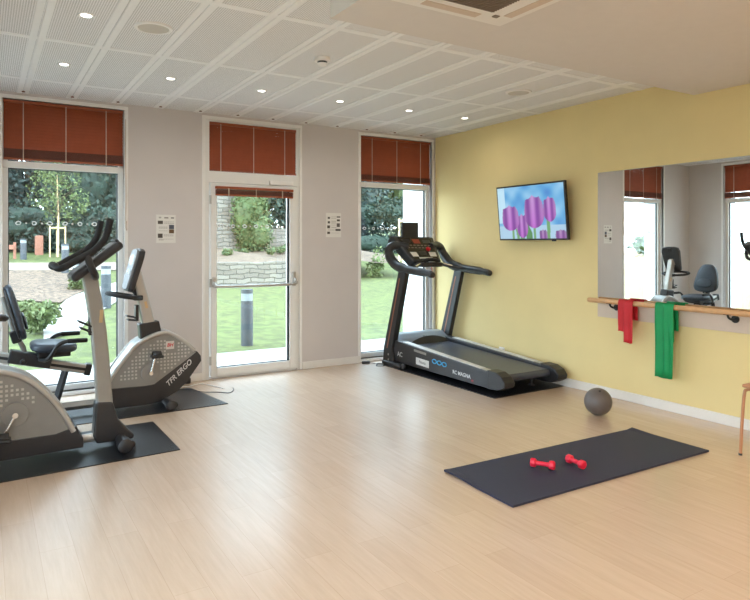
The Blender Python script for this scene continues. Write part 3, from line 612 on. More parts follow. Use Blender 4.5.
MB().tube(smoothpath([(-.60, -.56, 1.215), (-.55, -.56, 1.245), (-.43, -.56, 1.245), (-.38, -.56, 1.215)]), .022, 12).build('shelf_grip', 'foam', con, smooth=True)
MB().obox((-.44, -.525, 1.226), (.12, .05, .008), Matrix.Rotation(.5, 3, 'X')).build('shelf_key', 'whitel', con, bevel=.002)
for s in (-1, 1):
    MB().tube(smoothpath([(-.49+s*.12, -.55, 1.20), (-.49+s*.24, -.60, 1.165), (-.49+s*.39, -.70, 1.135)]), .015, 12).build('crossbar', 'black', tm, smooth=True)
    MB().tube([(-.49+s*.17, -.575, 1.20), (-.49+s*.27, -.622, 1.172)], .011, 12).build('pulse_grip', 'chrome', tm, smooth=True)
MB().box((-.69, -.25, 1.50), (-.45, -.228, 1.695)).build('tablet_holder', 'black', tm, bevel=.006)
MB().tube([(-.49, -.57, 1.165), (-.485, -.60, 1.05), (-.48, -.605, 1.03)], .0035, 6).build('safety_key_cord', 'red', tm)

# ------------------------------------------------------------------ bikes
def dot_field(mb, inside, x0, x1, z0, z1, y, step=.030):
    z = z0; r = 0
    while z < z1:
        x = x0+(step/2 if r % 2 else 0)*0
        while x < x1:
            if inside(x, z): mb.box((x-.0078, y-.0012, z-.0078), (x+.0078, y, z+.0078), 1)
            x += step
        z += step; r += 1
def inpoly(x, z, P):
    c = False; n = len(P)
    for i in range(n):
        (x1, z1), (x2, z2) = P[i], P[i-1]
        if (z1 > z) != (z2 > z) and x < (x2-x1)*(z-z1)/(z2-z1)+x1: c = not c
    return c
def shroud(parent, prof, y0, y1, edge_r=.018, rim=None, band_prof=None, band_mat='dgrey', dots=None):
    sp = prof
    b_ = MB().prism(sp, 'y', y0, y1)
    if dots: dot_field(b_, *dots, y0)
    s = b_.build('shroud', ['body', 'dots'], parent)
    if rim:
        for yy in (y0+.004, y1-.004):
            MB().tube(smoothpath([(x, yy, z) for x, z in rim], 5), edge_r, 10).build('shroud_rim', 'lgrey', s, smooth=True)
        mb = MB(); rr = smoothpath([(x, 0, z) for x, z in rim], 5)
        mb.grid(lambda u, v: (lambda q: (q.x, y0+(y1-y0)*v, q.z+edge_r*.8))(rr[int(round(u*(len(rr)-1)))]), len(rr)-1, 1); mb.build('rim_surface', 'grey', s, smooth=True)
    if band_prof: MB().prism(band_prof, 'y', y0-.006, y1+.006).build('lower_cover', band_mat, s, bevel=.006)
    return s
def crank(parent, x, z, y, ang, s, pedal_label=None):
    d = MB().cyl((x, y-.010*s, z), (x, y+.004*s, z), .078, 40).build('crank_cover', 'body', parent, smooth=True, bevel=.003)
    c = Vector((x, y-.03*s, z)); e = c+Vector((math.cos(ang), 0, math.sin(ang)))*.155
    MB().tube([c, e], .012, 12, flat=.9).cyl(c+Vector((0, .014*s, 0)), c-Vector((0, .014*s, 0)), .017).build('crank_arm', 'chrome', parent, smooth=True)
    pd = MB().box((e.x-.05, e.y-.012*s, e.z-.012), (e.x+.05, e.y-.10*s, e.z+.012)).build('pedal', 'black', parent, bevel=.008)
    MB().grid(lambda u, v: (e.x-.035+.07*v, e.y-(.02+.075*u)*s, e.z+.012+.035*math.sin(PI*u)), 8, 2).build('pedal_strap', 'black', pd, smooth=True).modifiers.new('t', 'SOLIDIFY').thickness = .004
def stabilizer(parent, x, ya, yb, z=.05, r=.03, wheel=True):
    MB().cyl((x, ya+.06, z), (x, yb-.06, z), r, 20).build('stabilizer', 'dgrey', parent, smooth=True)
    for a, s in ((ya, 1), (yb, -1)):
        MB().tube([(x, a, z), (x, a+.008*s, z), (x, a+.085*s, z), (x, a+.09*s, z)], [r*1.0, r*1.35, r*1.35, r*1.1], 20).build('end_cap', 'dgrey', parent, smooth=True)
        if wheel: MB().cap((x+.055, a+.09*s, z-.018), (x+.055, a+.115*s, z-.018), .026, 18).cyl((x+.02, a+.10*s, z), (x+.06, a+.10*s, z-.01), .01, 8).build('transport_wheel', 'black', parent, smooth=True)

# upright bike
yb_ = -1.76
ub = thing('upright_exercise_bike', 'grey upright exercise bike with black bull-horn handlebars on the nearest mat', 'exercise bike', (-4.8, yb_, .006))
P = [(-5.43, .06), (-5.44, .16), (-5.40, .32), (-5.32, .45), (-5.2, .55), (-5.05, .612), (-4.92, .615), (-4.78, .562), (-4.66, .45), (-4.56, .31), (-4.49, .17), (-4.45, .06)]
PS = [(p.x, p.z) for p in smoothpath([(x, 0, z) for x, z in P], 4)]
def ins(x, z): return z > .34+.35*(x+4.9 if x > -4.9 else -.2) and z < .57 and x < -4.66 and (x+4.83)**2+(z-.335)**2 > .10**2 and inpoly(x+.045, z+.045, PS)
sh = shroud(ub, PS, yb_-.10, yb_+.10, .02, P[1:-1], [(-5.46, .035), (-5.46, .17), (-4.60, .17), (-4.47, .205), (-4.455, .15), (-4.43, .12), (-4.43, .055)], dots=(ins, -5.3, -4.5, .25, .6))
crank(ub, -4.833, .335, yb_-.104, math.radians(-118), 1); crank(ub, -4.833, .335, yb_+.104, math.radians(62), -1)
MB().cap((-4.46, yb_, .085), (-4.18, yb_, .085), .03, 16).build('front_tube', 'lgrey', ub, smooth=True)
MB().prism([(-4.345, .335), (-4.235, .325), (-4.20, .20), (-4.13, .115), (-4.09, .075), (-4.10, .05), (-4.34, .05), (-4.36, .10)], 'y', yb_-.06, yb_+.06).build('mast_boot', 'dgrey', ub, bevel=.012)
mast = MB(); pts = [(-4.283, .30), (-4.30, .6), (-4.315, .82), (-4.34, 1.03), (-4.375, 1.26)]
prof = [(x-.050-.003*i, z) for i, (x, z) in enumerate(pts)][::-1]+[(x+.052-.004*i, z) for i, (x, z) in enumerate(pts)]
mast.prism([(x, z) for x, z in prof], 'y', yb_-.045, yb_+.045); ms = mast.build('mast', 'grey', ub, bevel=.014)
MB().obox((-4.31, yb_-.046, .93), (.022, .003, .09), Matrix.Rotation(math.radians(4), 3, 'Y')).build('warning_label', 'stake', ms)
MB().box((-4.385, yb_-.03, .80), (-4.355, yb_+.03, .98)).tube([(-4.37, yb_-.04, .86), (-4.45, yb_-.04, .90), (-4.45, yb_+.04, .90), (-4.37, yb_+.04, .86)], .006, 8).tube([(-4.37, yb_-.04, .82), (-4.44, yb_-.04, .855), (-4.44, yb_+.04, .855), (-4.37, yb_+.04, .82)], .006, 8).build('bottle_holder', 'black', ub)
stabilizer(ub, -4.185, -2.02, -1.50, .06, .036); stabilizer(ub, -5.40, -2.0, -1.52, .05, .03, wheel=False)
# console slab
a = Vector((-4.50, 0, 1.19)); c = Vector((-4.185, 0, 1.435)); d = (c-a).normalized(); n_ = Vector((-d.z, 0, d.x)); ang = -math.atan2(d.z, d.x)
RY = Matrix.Rotation(ang, 3, 'Y')
k1 = MB().obox(Vector((0, yb_, 0))+(a+c)/2, ((c-a).length, .27, .055), RY).build('console', 'dgrey', ub, bevel=.02)
MB().obox(Vector((0, yb_, 0))+(a+c)/2+n_*.028, ((c-a).length*.86, .22, .012), RY).build('console_face', 'face', k1, bevel=.005)
MB().obox(Vector((0, yb_, 0))+a.lerp(c, .62)+n_*.034, (.10, .13, .004), RY).build('display', 'disp', k1)
MB().obox(Vector((0, yb_, 0))+a.lerp(c, .97)+n_*.01, (.02, .2, .07), RY).build('console_lip', 'black', k1, bevel=.006)
hb = []
for s in (-1, 1):
    yy = yb_+s*.20
    hb.append([(-4.275, yy, 1.60), (-4.295, yy, 1.51), (-4.32, yy, 1.45), (-4.38, yy, 1.385), (-4.48, yy, 1.325), (-4.56, yy, 1.278), (-4.592, yb_+s*.175, 1.272), (-4.603, yb_+s*.12, 1.285)])
full = hb[0]+[(-4.605, yb_, 1.29)]+hb[1][::-1]
MB().tube(smoothpath(full, 5), .023, 14, up=(0, 1, 0)).build('handlebar', 'foam', ub, smooth=True)
MB().tube(smoothpath([(-4.60, yb_-.10, 1.287), (-4.604, yb_, 1.291), (-4.60, yb_+.10, 1.287)], 4), .022, 12).build('bar_sleeve', 'grey', ub, smooth=True)
for s in (-1, 1): MB().tube(smoothpath([(-4.345, yb_+s*.03, 1.20), (-4.365, yb_+s*.15, 1.225), (-4.40, yb_+s*.195, 1.29), (-4.42, yb_+s*.20, 1.355)]), .024, 12).build('bar_bracket', 'black', ub, smooth=True)
# saddle
def sad(u, v):
    x = -4.865-.27*u; wv = .035+.09*min(1, u*1.5)**1.6; a_ = PI*(v*2-.5)
    return (x, yb_+wv*math.cos(a_)*(1 if 0 < u < 1 else .4), .945+.03*u+(.022+.012*u)*math.sin(a_)*(1 if 0 < u < 1 else .4))
MB().grid(sad, 14, 20).build('saddle', 'black', ub, smooth=True)
MB().cyl((-5.02, yb_, .55), (-5.04, yb_, .95), .028).build('saddle_post', 'chrome', ub, smooth=True)
MB().cyl((-5.01, yb_, .55), (-5.02, yb_, .66), .045).build('post_collar', 'black', ub, smooth=True)

ub.location.y -= .06
# recumbent bike
yc = -.68
yc = -.68
rb = thing('recumbent_exercise_bike', 'grey recumbent exercise bike with a padded seat back on the mat by the wide window', 'exercise bike', (-4.1, yc, .006))
P = [(-4.12, .06), (-4.12, .22), (-4.05, .335), (-3.934, .488), (-3.859, .568), (-3.73, .632), (-3.628, .652), (-3.56, .63), (-3.469, .568), (-3.36, .467), (-3.323, .385), (-3.387, .30), (-3.46, .205), (-3.54, .13), (-3.66, .065), (-3.75, .05)]
def ins2(x, z): return inpoly(x, z, P) and inpoly(x+.03, z-.075, P) and z > .24+.75*max(0, x+3.70) and (x+3.754)**2+(z-.305)**2 > .10**2 and not (-3.63 < x < -3.53 and .49 < z < .6) and z > .26 and inpoly(x-.04, z+.05, P)
s2 = shroud(rb, P, yc-.10, yc+.10, .018, [(-4.12, .20), (-4.05, .335), (-3.934, .488), (-3.859, .568), (-3.73, .632), (-3.628, .652), (-3.56, .63), (-3.469, .568), (-3.37, .475)],
            [(-4.14, .04), (-4.14, .215), (-3.80, .205), (-3.72, .21), (-3.585, .30), (-3.40, .425), (-3.345, .465), (-3.312, .42), (-3.308, .375), (-3.37, .29), (-3.44, .195), (-3.53, .12), (-3.66, .055), (-3.75, .04)], dots=(ins2, -4.02, -3.33, .22, .62))
MB().box((-3.62, yc-.1025, .505), (-3.55, yc-.0995, .575)).build('brand_label', 'whitel', s2)
text_mesh('lettering', 'BH', .042, frame_mtx((-3.585, yc-.1032, .54), (1, 0, 0), (0, 0, 1)), 'redp', s2, shear=.2, bold=.001)
text_mesh('lettering', 'TFR ERGO', .062, frame_mtx((-3.51, yc-.1075, .285), (.74, 0, .67), (-.67, 0, .74)), 'text', s2, shear=.35, bold=.001)
crank(rb, -3.754, .315, yc-.104, math.radians(76), 1); crank(rb, -3.754, .315, yc+.104, math.radians(-104), -1)
MB().prism([(-3.835, .735), (-3.665, .755), (-3.64, .63), (-3.66, .60), (-3.80, .56), (-3.82, .57)], 'y', yc-.055, yc+.055).build('mast_boot', 'dgrey', rb, bevel=.012)
pts = [(-3.745, .70), (-3.775, .86), (-3.80, .98), (-3.83, 1.1), (-3.85, 1.2)]
mast = MB().prism([(x-.055+.004*i, z) for i, (x, z) in enumerate(pts)][::-1]+[(x+.055-.004*i, z) for i, (x, z) in enumerate(pts)], 'y', yc-.04, yc+.04)
ms = mast.build('mast', 'lgrey', rb, bevel=.014)
MB().obox((-3.775, yc-.041, .90), (.022, .003, .06), Matrix.Rotation(math.radians(-12), 3, 'Y')).build('warning_label', 'stake', ms)
MB().box((-3.86, yc-.03, .76), (-3.835, yc+.03, .90)).tube([(-3.85, yc-.04, .79), (-3.93, yc-.04, .81), (-3.93, yc+.04, .81), (-3.85, yc+.04, .79)], .006, 8).tube([(-3.85, yc-.04, .765), (-3.92, yc-.04, .775), (-3.92, yc+.04, .775), (-3.85, yc+.04, .765)], .006, 8).build('bottle_holder', 'black', rb)
a = Vector((-3.935, 0, 1.03)); c = Vector((-3.835, 0, 1.385)); d = (c-a).normalized(); n_ = Vector((-d.z, 0, d.x)); RY = Matrix.Rotation(-math.atan2(d.z, d.x), 3, 'Y')
Y_ = Vector((0, yc, 0)); mid = (a+c)/2
def slab(pr, dd0, dd1):   # outline in (along, across) -> prism normal to slab
    v = [Y_+mid+d*p+n_*dd0+Vector((0, q, 0)) for p, q in pr]+[Y_+mid+d*p+n_*dd1+Vector((0, q, 0)) for p, q in pr]; n = len(pr)
    return MB().add(v, [tuple(range(n)), tuple(range(2*n-1, n-1, -1))]+[(i, (i+1) % n, n+(i+1) % n, n+i) for i in range(n)])
out = [(-.19, -.09), (-.17, -.12), (.12, -.145), (.18, -.125), (.195, -.06), (.195, .06), (.18, .125), (.12, .145), (-.17, .12), (-.19, .09)]
k2 = slab(out, -.045, .005).build('console', 'dgrey', rb, bevel=.012)
slab([(p*.93, q*.9) for p, q in out], .005, .024).build('console_face', 'face', k2, bevel=.006)
slab([(.04, -.07), (.13, -.08), (.13, .08), (.04, .07)], .024, .026).build('display', 'disp', k2)
slab([(-.05, -.08), (-.0, -.08), (-.0, .08), (-.05, .08)], .024, .026).build('key_pad', 'dgrey', k2)
MB().obox(Y_+c-n_*.04-d*.03, (.05, .06, .03), RY).build('rear_clip', 'black', k2, bevel=.006)
MB().tube([(-3.86, yc, 1.12), (-3.875, yc, 1.2)], .05, 12).build('neck', 'lgrey', rb, smooth=True)
# ring handle around the mast
ring = []
for k in range(28):
    t_ = 2*PI*k/28; ring.append((-3.955+.13*math.cos(t_), yc+.20*math.sin(t_), .985-.18*(.13*math.cos(t_))+.0))
MB().tube(ring, .0165, 12, closed=True).build('ring_handle', 'foam', rb, smooth=True)
MB().box((-3.88, yc-.05, .94), (-3.80, yc+.05, .985)).tube([(-3.83, yc, .985), (-3.88, yc, 1.05)], .03, 10).build('handle_clamp', 'black', rb, bevel=.01)
stabilizer(rb, -3.62, -.98, -.40, .05, .032, wheel=True)
MB().cap((-3.72, yc, .06), (-3.61, yc, .05), .028, 14).build('front_tube', 'dgrey', rb, smooth=True)
# seat frame
MB().tube([(-4.14, yc, .085), (-4.50, yc, .085)], .035, 4).build('floor_tube', 'grey', rb)
MB().tube([(-4.405, yc, .40), (-4.49, yc, .09)], .036, 4, flat=.8).build('support_leg', 'dgrey', rb)
MB().tube([(-4.93, yc, .50), (-5.03, yc, .05)], .036, 4, flat=.8).build('support_leg', 'dgrey', rb)
stabilizer(rb, -5.04, -.95, -.42, .05, .03, wheel=False)
bd = Vector((.65, 0, -.165)).normalized(); bn = Vector((.165, 0, .65)).normalized()
A_ = Vector((-5.02, yc, .575)); B_ = Vector((-4.25, yc, .382)); bd = (B_-A_).normalized(); RB = Matrix.Rotation(-math.atan2(bd.z, bd.x), 3, 'Y')
bm_ = MB().obox((A_+B_)/2, ((B_-A_).length, .075, .075), RB).build('beam', 'lgrey', rb, bevel=.008)
MB().obox((A_+B_)/2+Vector((0, -.038, 0)), ((B_-A_).length*.98, .004, .022), RB).build('beam_groove', 'dgrey', bm_)
MB().obox(B_+bd*.01, (.05, .09, .095), RB).build('beam_end', 'black', bm_, bevel=.01); MB().obox(A_-bd*.01, (.05, .09, .095), RB).build('beam_end', 'black', bm_, bevel=.01)
cm = A_.lerp(B_, .46)+Vector((0, 0, .02))
cg = MB().obox(cm, (.31, .12, .10), RB).build('seat_carriage', 'dgrey', rb, bevel=.01)
MB().cap(cm+Vector((-.05, -.058, -.01)), cm+Vector((-.05, -.082, -.01)), .026, 20).cap(cm+Vector((-.05, -.08, -.01)), cm+Vector((-.05, -.088, -.01)), .014, 16).build('adjust_knob', 'black', cg, smooth=True)
def cushion(name, outline, org, e1, e2, nn, th, parent, m, crown=.02):
    # outline radius fn: closed list of 2D; cushion with soft edges
    n = len(outline); org = Vector(org); v = []; f = []
    levels = [(0, .0), (.94, .0), (1, .25), (1, .7), (.95, .93), (.80, 1.0), (.4, 1.0), (0, 1.0)]
    for s_, h in levels:
        for (p, q) in outline: v.append(org+e1*(p*s_)+e2*(q*s_)+nn*(th*h+(crown*(1-s_) if h == 1 else 0)))
    for i in range(len(levels)-1): f += [(i*n+k, i*n+(k+1) % n, (i+1)*n+(k+1) % n, (i+1)*n+k) for k in range(n)]
    return MB().add(v, f).build(name, m, parent, smooth='all')
def sup(a_, b_, n=28, e=.55, taper=0):
    r = []
    for k in range(n):
        t_ = 2*PI*k/n; cx = math.copysign(abs(math.cos(t_))**e, math.cos(t_)); sy_ = math.copysign(abs(math.sin(t_))**e, math.sin(t_))
        r.append((a_*cx, b_*sy_*(1+taper*cx)))
    return r
cushion('seat_pad', sup(.17, .20), (-4.50, yc, .57), Vector((1, 0, -.07)).normalized(), Vector((0, 1, 0)), Vector((.07, 0, 1)).normalized(), .06, rb, 'pad')
MB().box((-4.62, yc-.12, .52), (-4.38, yc+.12, .572)).build('seat_plate', 'black', rb, bevel=.008)
up_ = Vector((-.27, 0, 1)).normalized(); nf = Vector((1, 0, .27)).normalized()
bo = Vector((-4.79, yc, .885))
bc = cushion('backrest', sup(.225, .175, 32, .62, -.25), bo, up_, Vector((0, 1, 0)), nf, .048, rb, 'pad', .010)
cushion('lumbar_pad', sup(.07, .12, 24, .7), bo-up_*.09+nf*.054, up_, Vector((0, 1, 0)), nf, .018, bc, 'pad', .008)
cushion('back_shell', sup(.215, .175, 28, .6, -.25), bo+nf*.004, up_, Vector((0, 1, 0)), -nf, .02, bc, 'black', .006)
MB().tube([bo-nf*.03+up_*.14, bo-nf*.03-up_*.12, (-4.715, yc, .60), (-4.70, yc, .53)], .02, 10).build('back_post', 'grey', rb, smooth=True)
MB().obox(bo-nf*.03-up_*.19, (.07, .09, .10), Matrix.Rotation(-.27, 3, 'Y')).build('back_clamp', 'black', rb, bevel=.012)
for s in (-1, 1):
    yy = yc+s*.24
    MB().tube(smoothpath([(-4.60, yc+s*.06, .50), (-4.565, yy-s*.05, .515), (-4.53, yy, .56), (-4.49, yy, .625), (-4.44, yy, .655), (-4.38, yy, .66)]), .016, 12).build('seat_handle', 'black', rb, smooth=True)
    MB().cap((-4.42, yy, .66), (-4.27, yy, .657), .0185, 14).build('hand_grip', 'foam', rb, smooth=True)
rb.location.y -= .12; rb.location.x -= .02
# cables on the floor
tag(MB().tube(smoothpath([(-3.43, -.40, .012), (-3.36, -.33, .012), (-3.27, -.42, .012), (-3.22, -.56, .012), (-3.08, -.62, .005), (-3.0, -.70, .005), (-2.93, -.62, .005), (-2.90, -.52, .005)], 8), .004, 8).build('power_cable', 'black', smooth=True), 'thin black power cable curling off the mat of the recumbent bike', 'cable')
tag(MB().tube(smoothpath([(-3.52, -.20, .045), (-3.46, -.14, .012), (-3.36, -.16, .006), (-3.26, -.22, .006), (-3.12, -.17, .006), (-3.05, -.30, .006), (-2.99, -.5, .006)], 8), .004, 8).build('power_cable', 'whitel', smooth=True), 'pale cable running along the floor below the wall between window and door', 'cable')
tag(MB().cap((-3.27, -.075, .035), (-3.20, -.10, .035), .032, 16).build('power_adapter', 'black', smooth=True), 'small black power adapter on the floor by the baseboard left of the door', 'adapter')
t = thing('power_strip', 'black plug and tangled cable on the floor left of the treadmill', 'cable', (-1.1, -.16, 0))
MB().cap((-1.17, -.10, .02), (-1.08, -.14, .02), .018, 12).build('plug', 'black', t, smooth=True)
MB().tube(smoothpath([(-1.08, -.14, .015), (-1.03, -.22, .006), (-1.09, -.30, .006), (-1.0, -.34, .006), (-.93, -.25, .006), (-.99, -.18, .006), (-1.05, -.24, .012), (-.97, -.30, .008), (-.93, -.34, .006)], 8), .0045, 8).build('cord', 'black', t, smooth=True)

# ------------------------------------------------------------------ garden
def terr(y): return -.1 if y < 2.6 else -.1+(y-2.6)*.085
def gz(x, y):
    z = terr(y)
    if x < -6: z = min(z, .12+.0*x)+0 if y < 60 else z
    return z
def strip(name, m, left, right, lift, kind_label=None, n=8, stuff=None):
    mb = MB()
    for i in range(len(left)-1):
        l0, l1, r0, r1 = [Vector((*p, 0)) for p in (left[i], left[i+1], right[i], right[i+1])]
        def P(u, v):
            p = (l0.lerp(l1, v)).lerp(r0.lerp(r1, v), u); return (p.x, p.y, terr(p.y)+lift)
        mb.grid(P, n, n)
    o = mb.build(name, m, origin=(0, 0, 0), smooth='all'); o['kind'] = 'structure'; return o
ys = [.3, 2.6, 5, 8, 12, 17, 24, 34, 50]
g = MB()
g.grid(lambda u, v: (lambda x, y: (x, y, terr(y)))(-6+36*u, .38+(34-.38)*v), 30, 60)
lawn = g.build('lawn', 'grass', origin=(0, 0, 0), smooth='all'); lawn['kind'] = 'stuff'; lawn['label'] = 'bright green lawn rising away behind the windows'; lawn['category'] = 'grass'
f_ = MB().grid(lambda u, v: (-90+84*u, -30+90*v, -.1+.012*max(0, -12-(-90+84*u))*.3), 20, 20).build('field', 'field', origin=(0, 0, 0), smooth='all'); f_['kind'] = 'stuff'; f_['label'] = 'dry pale field to the left of the building, seen in the mirror'; f_['category'] = 'field'
strip('paving', 'pave', [(-6.4, .37), (-6.4, 2.1)], [(8, .37), (8, 1.9)], .012)
strip('paving_left', 'pave', [(-8.0, -6), (-8.0, 2.1)], [(XL-T, -6), (XL-T-.2, 2.1)], .013)
strip('path_far', 'path', [(-5.6, 12.6), (-5.6, 14.3)], [(-1.2, 11.9), (-1.2, 13.9)], .02)
strip('path_pale', 'pave', [(-4.25, 3.9), (-4.15, 5.4), (-3.85, 6.4), (-3.55, 7.6), (-2.95, 8.7), (-2.3, 9.6), (-1.5, 10.6), (-1.0, 12.2)], [(-3.75, 4.2), (-3.45, 5.3), (-3.05, 6.2), (-2.6, 7.2), (-2.0, 8.2), (-1.5, 9.0), (-1.1, 9.8), (-.3, 12.0)], .022)
strip('planting_bed', 'mulch', [(-4.75, 7.7), (-4.8, 9.5), (-4.7, 11.2), (-4.4, 12.3)], [(-3.75, 7.0), (-3.0, 8.8), (-2.85, 10.4), (-3.3, 12.2)], .03)
# dry-stone walls and bank
def stonewall(name, x0, x1, y, zb, zt, label, th=.35, m='stone'):
    mb = MB(); n = int((x1-x0)/.4)
    for i in range(n):
        a = x0+(x1-x0)*i/n; c = x0+(x1-x0)*(i+1)/n; z = zt(a) if callable(zt) else zt; j = random.uniform(-.006, .006)
        mb.box((a, y+j, zb), (c, y+th, z+random.uniform(-.015, .015)))
    return tag(mb.build(name, m), label, 'stone wall')
stonewall('stone_wall', -1.4, 3.4, 8.6, .2, .98, 'low pale dry-stone retaining wall across the lawn behind the glass door')
bk = MB().grid(lambda u, v: (lambda x, y: (x, y, .93+(y-8.9)*.115+.05*math.sin(x*3+y)))(-1.4+7.2*u, 8.9+3.3*v), 24, 12).build('earth_bank', 'earth', origin=(0, 0, 0), smooth='all'); bk['kind'] = 'structure'
stonewall('stone_wall', -.2, 1.9, 12.1, .9, lambda x: 3.1, 'tall rough stone wall behind the ivy, left part of the door view', .5)
stonewall('stone_wall', 2.0, 5.6, 12.4, .9, lambda x: 1.93, 'lower stone wall to the right of the ivy above the earth bank', .4)

LEAF = {}
def foliage(c, r, n, leaf, seed, solid=.72, parts=7, m=None, squash=1, lo=.55):
    rnd = random.Random(seed); mb = MB(); blobs = []
    for i in range(parts):
        a = rnd.uniform(0, 2*PI); q = rnd.uniform(.1, .75); zz = rnd.uniform(-.75, .75); k = 1-max(0, zz)*.45
        blobs.append((Vector((r[0]*q*k*math.cos(a), r[1]*q*k*math.sin(a), r[2]*zz)), rnd.uniform(lo, lo+.25)))
    if solid:
        for p, s in blobs: mb.ball((c[0]+p.x, c[1]+p.y, c[2]+p.z), 1, 10, 7, sc=tuple(x*s*solid for x in r))
    for i in range(n):
        p, s = rnd.choice(blobs); d_ = Vector((rnd.gauss(0, 1), rnd.gauss(0, 1), rnd.gauss(0, 1))).normalized(); rad = s*rnd.uniform(.72, 1.08)
        o = Vector(c)+p+Vector((d_.x*r[0]*rad, d_.y*r[1]*rad, d_.z*r[2]*rad))
        e = Vector((rnd.gauss(0, 1), rnd.gauss(0, 1), rnd.gauss(0, 1))).normalized(); g_ = e.cross(Vector((rnd.gauss(0, 1), rnd.gauss(0, 1), rnd.gauss(0, 1)))).normalized(); L = leaf*rnd.uniform(.6, 1.3)
        mb.add([o-e*L, o+g_*L*.45, o+e*L, o-g_*L*.45], [(0, 1, 2, 3)])
    return mb
def tree(x, y, h, r, kind, label, seed, group, leaf=.13, n=3200):
    z = terr(y) if x > -6 else -.1
    t = thing('tree', label, 'tree', (x, y, z), group)
    key = (kind, seed)
    foliage((x, y, z+h*.55), (r, r*.8, h*.47), n, leaf, seed, solid=.55, parts=18, lo=.35).build('crown', kind, t)
    MB().tube([(x, y, z-.1), (x+.05, y, z+h*.5)], [.16, .08], 8).build('trunk', 'bark', t, smooth=True)
tr = [(-5.6, 19, 9, 2.2, 'conifer', 'tall dark bluish conifer at the left side of the wide window'), (-3.6, 20.5, 10, 2.4, 'conifer', 'tall dark conifer behind the young staked tree'), (-1.2, 20, 9.5, 2.4, 'dark', 'dark green tree at the right side of the wide window view'),
      (1.4, 20.5, 9, 2.4, 'dark', 'dark tree far behind the stone wall, mostly hidden by the wall'), (4.2, 17.5, 8, 2.2, 'dark', 'dark tree behind the lower stone wall right of the ivy'), (7.0, 18.3, 8, 2.2, 'conifer', 'dark tree at the right edge of the door view'),
      (9.2, 17.2, 8.5, 2.1, 'conifer', 'dark bluish tree at the left edge of the treadmill window'), (11.4, 17.8, 9, 2.2, 'mid', 'lighter green leafy tree in the middle of the treadmill window'), (13.8, 18.2, 8.5, 2.3, 'dark', 'dark tree at the right of the treadmill window view'), (16.5, 19, 8.5, 2.4, 'conifer', 'dark tree hidden beyond the white brick pier')]
for i, a in enumerate(tr): tree(*a, 20+i, 'dark trees at the end of the garden', leaf=.13, n=12000)
def hedge(x0, x1, y, h, seed, label, m='dark'):
    c = ((x0+x1)/2, y, terr(y)+h*.5); o = foliage(c, ((x1-x0)/2, .7, h*.55), 9000, .10, seed, parts=18, solid=.5, lo=.4).build('hedge', m); tag(o, label, 'hedge', 'hedges in front of the trees')
hedge(-6.2, .2, 17.6, 1.6, 50, 'low dark hedge below the trees in the wide window'); hedge(7.2, 15, 15.9, 2.0, 51, 'low dark hedge below the trees in the treadmill window')
# ivy on the wall
tag(foliage((1.95, 11.75, 2.25), (.62, .4, .95), 3000, .07, 60, parts=9).build('ivy_bush', 'mid'), 'large bright ivy bush climbing the stone wall behind the glass door', 'bush')
for i, (x, y, s) in enumerate(((.75, 10.6, .2), (1.35, 11.2, .22), (2.05, 10.4, .2), (2.55, 10.9, .22), (3.0, 11.3, .2))):
    z = .93+(y-8.9)*.115
    tag(foliage((x, y, z+s*.4), (s, s, s*.6), 260, .045, 70+i, parts=3).build('small_plant', 'mid'), 'small green plant on the earth bank above the stone wall', 'plant', 'small plants on the earth bank')
for i, (x, y, s, lab) in enumerate(((-4.25, 4.3, .26, 'leafy green plant outside the wide window, beside the seat back of the recumbent bike'), (-4.35, 5.2, .2, 'leafy green plant behind the one beside the recumbent seat back'), (-3.25, 8.6, .22, 'yellowish green plant on the mulch bed behind the handlebars'), (4.78, 9.2, .42, 'slender green shrub on the lawn in the treadmill window'))):
    tag(foliage((x, y, terr(y)+s*(.8 if i < 3 else 1.0)), (s*(1 if i < 3 else .6), s*(1 if i < 3 else .6), s*(.8 if i < 3 else 1.2)), 600, .05, 80+i, parts=5, solid=.3).build('garden_plant', 'young'), lab, 'plant')
for i, (y, zc) in enumerate(((-2.9, .5), (-1.9, .3))):
    tag(foliage((-9.0-i, y+.2, .5), (.8, .8, .8), 1600, .07, 90+i, parts=6).build('garden_shrub', 'mid'), 'round green shrub outside the side window, seen only in the mirror, the %s one' % ('larger' if i == 0 else 'farther'), 'shrub')
for i, x in enumerate((-62, -72, -84)):
    tree(x, 40+5*i, 2.4, 2.6, 'mid', 'distant green tree on the field seen in the mirror', 120+i, 'distant trees on the field', leaf=.4, n=900)
# young staked tree
def stakes(x, y, h, s, parent):
    z = terr(y)
    for dx, dy in ((-s, 0), (s, 0), (0, s)): MB().cyl((x+dx, y+dy, z-.1), (x+dx, y+dy, z+h), .024, 10).build('stake', 'stake', parent, smooth=True)
    MB().cyl((x-s, y, z+h-.06), (x+s, y, z+h-.06), .028, 8).cyl((x-s, y, z+h-.06), (x, y+s, z+h-.06), .028, 8).cyl((x+s, y, z+h-.06), (x, y+s, z+h-.06), .028, 8).build('stake_brace', 'stake', parent, smooth=True)
x, y = -3.0, 15.8; z = terr(y)
t = thing('young_tree', 'young pale green tree held by wooden stakes, in the wide window', 'tree', (x, y, z))
MB().tube([(x, y, z), (x+.02, y, z+1.2), (x-.02, y, z+2.6)], [.04, .03, .015], 8).build('trunk', 'stake', t, smooth=True)
foliage((x, y, z+2.2), (.95, .8, 1.15), 1700, .05, 33, solid=0, parts=11, lo=.3).build('crown', 'young', t); stakes(x, y, .98, .22, t)
mb = MB(); rnd = random.Random(5)
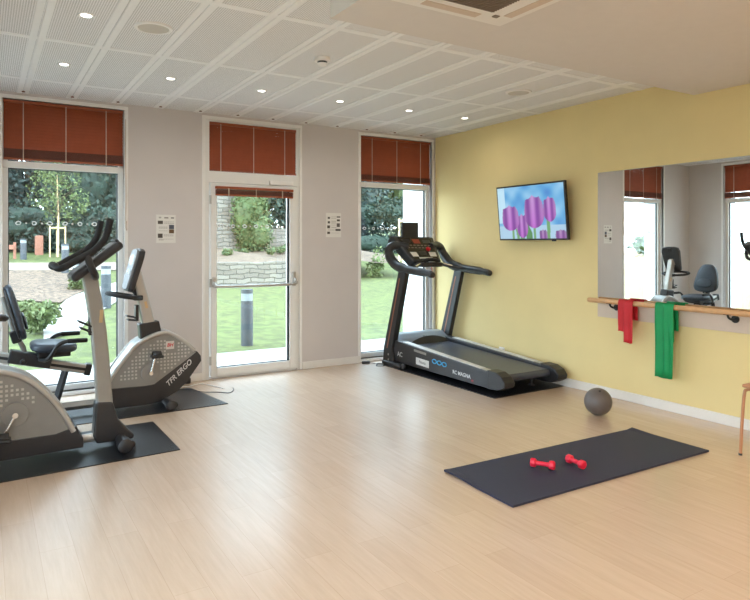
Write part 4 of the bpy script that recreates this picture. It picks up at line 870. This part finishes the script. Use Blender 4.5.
for k in range(12):
    a = rnd.uniform(0, 2*PI); zz = z+1.2+.1*k; mb.tube([(x, y, zz), (x+.6*math.cos(a), y+.5*math.sin(a), zz+.5)], [.012, .004], 5)
mb.build('branches', 'bark', t)
x, y = 4.22, 6.6
t = thing('young_tree', 'wooden stake frame around a young tree, right side of the treadmill window', 'tree', (x, y, terr(y)))
stakes(x, y, 1.83, .36, t); MB().cyl((x+.1, y+.1, terr(y)), (x+.1, y+.1, 3.0), .025, 8).build('trunk', 'stake', t, smooth=True); foliage((x+.1, y+.1, 3.3), (.4, .4, .6), 700, .06, 34, solid=0, parts=6).build('crown', 'young', t)
# bollards and posts
def bollard(x, y, h, label):
    z = terr(y); t = thing('bollard_light', label, 'bollard', (x, y, z), 'grey bollard lights in the garden')
    MB().cyl((x, y, z-.05), (x, y, z+h*.80), .09, 24).build('post', 'bollard', t, smooth=True); MB().cyl((x, y, z+h*.80), (x, y, z+h*.93), .085, 24).build('lens', 'lamp', t, smooth=True)
    MB().cyl((x, y, z+h*.93), (x, y, z+h), .09, 24).build('cap', 'bollard', t, smooth=True)
bollard(-1.62, 2.55, .85, 'grey cylindrical bollard light on the grass right outside the glass door')
bollard(-3.02, 6.35, .80, 'grey bollard light beside the pale path, right of the bike mast')
bollard(-3.2, 9.2, .55, 'short grey bollard light seen just under the bike handlebars')
bollard(-3.2, 11.6, .78, 'grey bollard light below the young staked tree')
bollard(-3.98, 15.2, .62, 'farthest grey bollard light at the left of the wide window')
x, y = -3.47, 16.6
tag(MB().box((x-.12, y-.1, terr(y)-.1), (x+.12, y+.1, terr(y)+.62)).build('garden_post', 'rust', bevel=.03), 'reddish brown square wooden post in front of the hedge', 'post')
t = thing('garden_bench', 'reddish brown wooden fence piece at the far left of the wide window', 'fence', (-4.2, 15.4, terr(15.4)))
for dx in (-.45, 0): MB().box((-4.2+dx-.04, 15.36, terr(15.4)-.1), (-4.2+dx+.04, 15.44, terr(15.4)+.5)).build('post', 'rust', t, bevel=.01)
MB().box((-4.75, 15.33, terr(15.4)+.28), (-4.22, 15.36, terr(15.4)+.42)).build('plank', 'rust', t, bevel=.01)
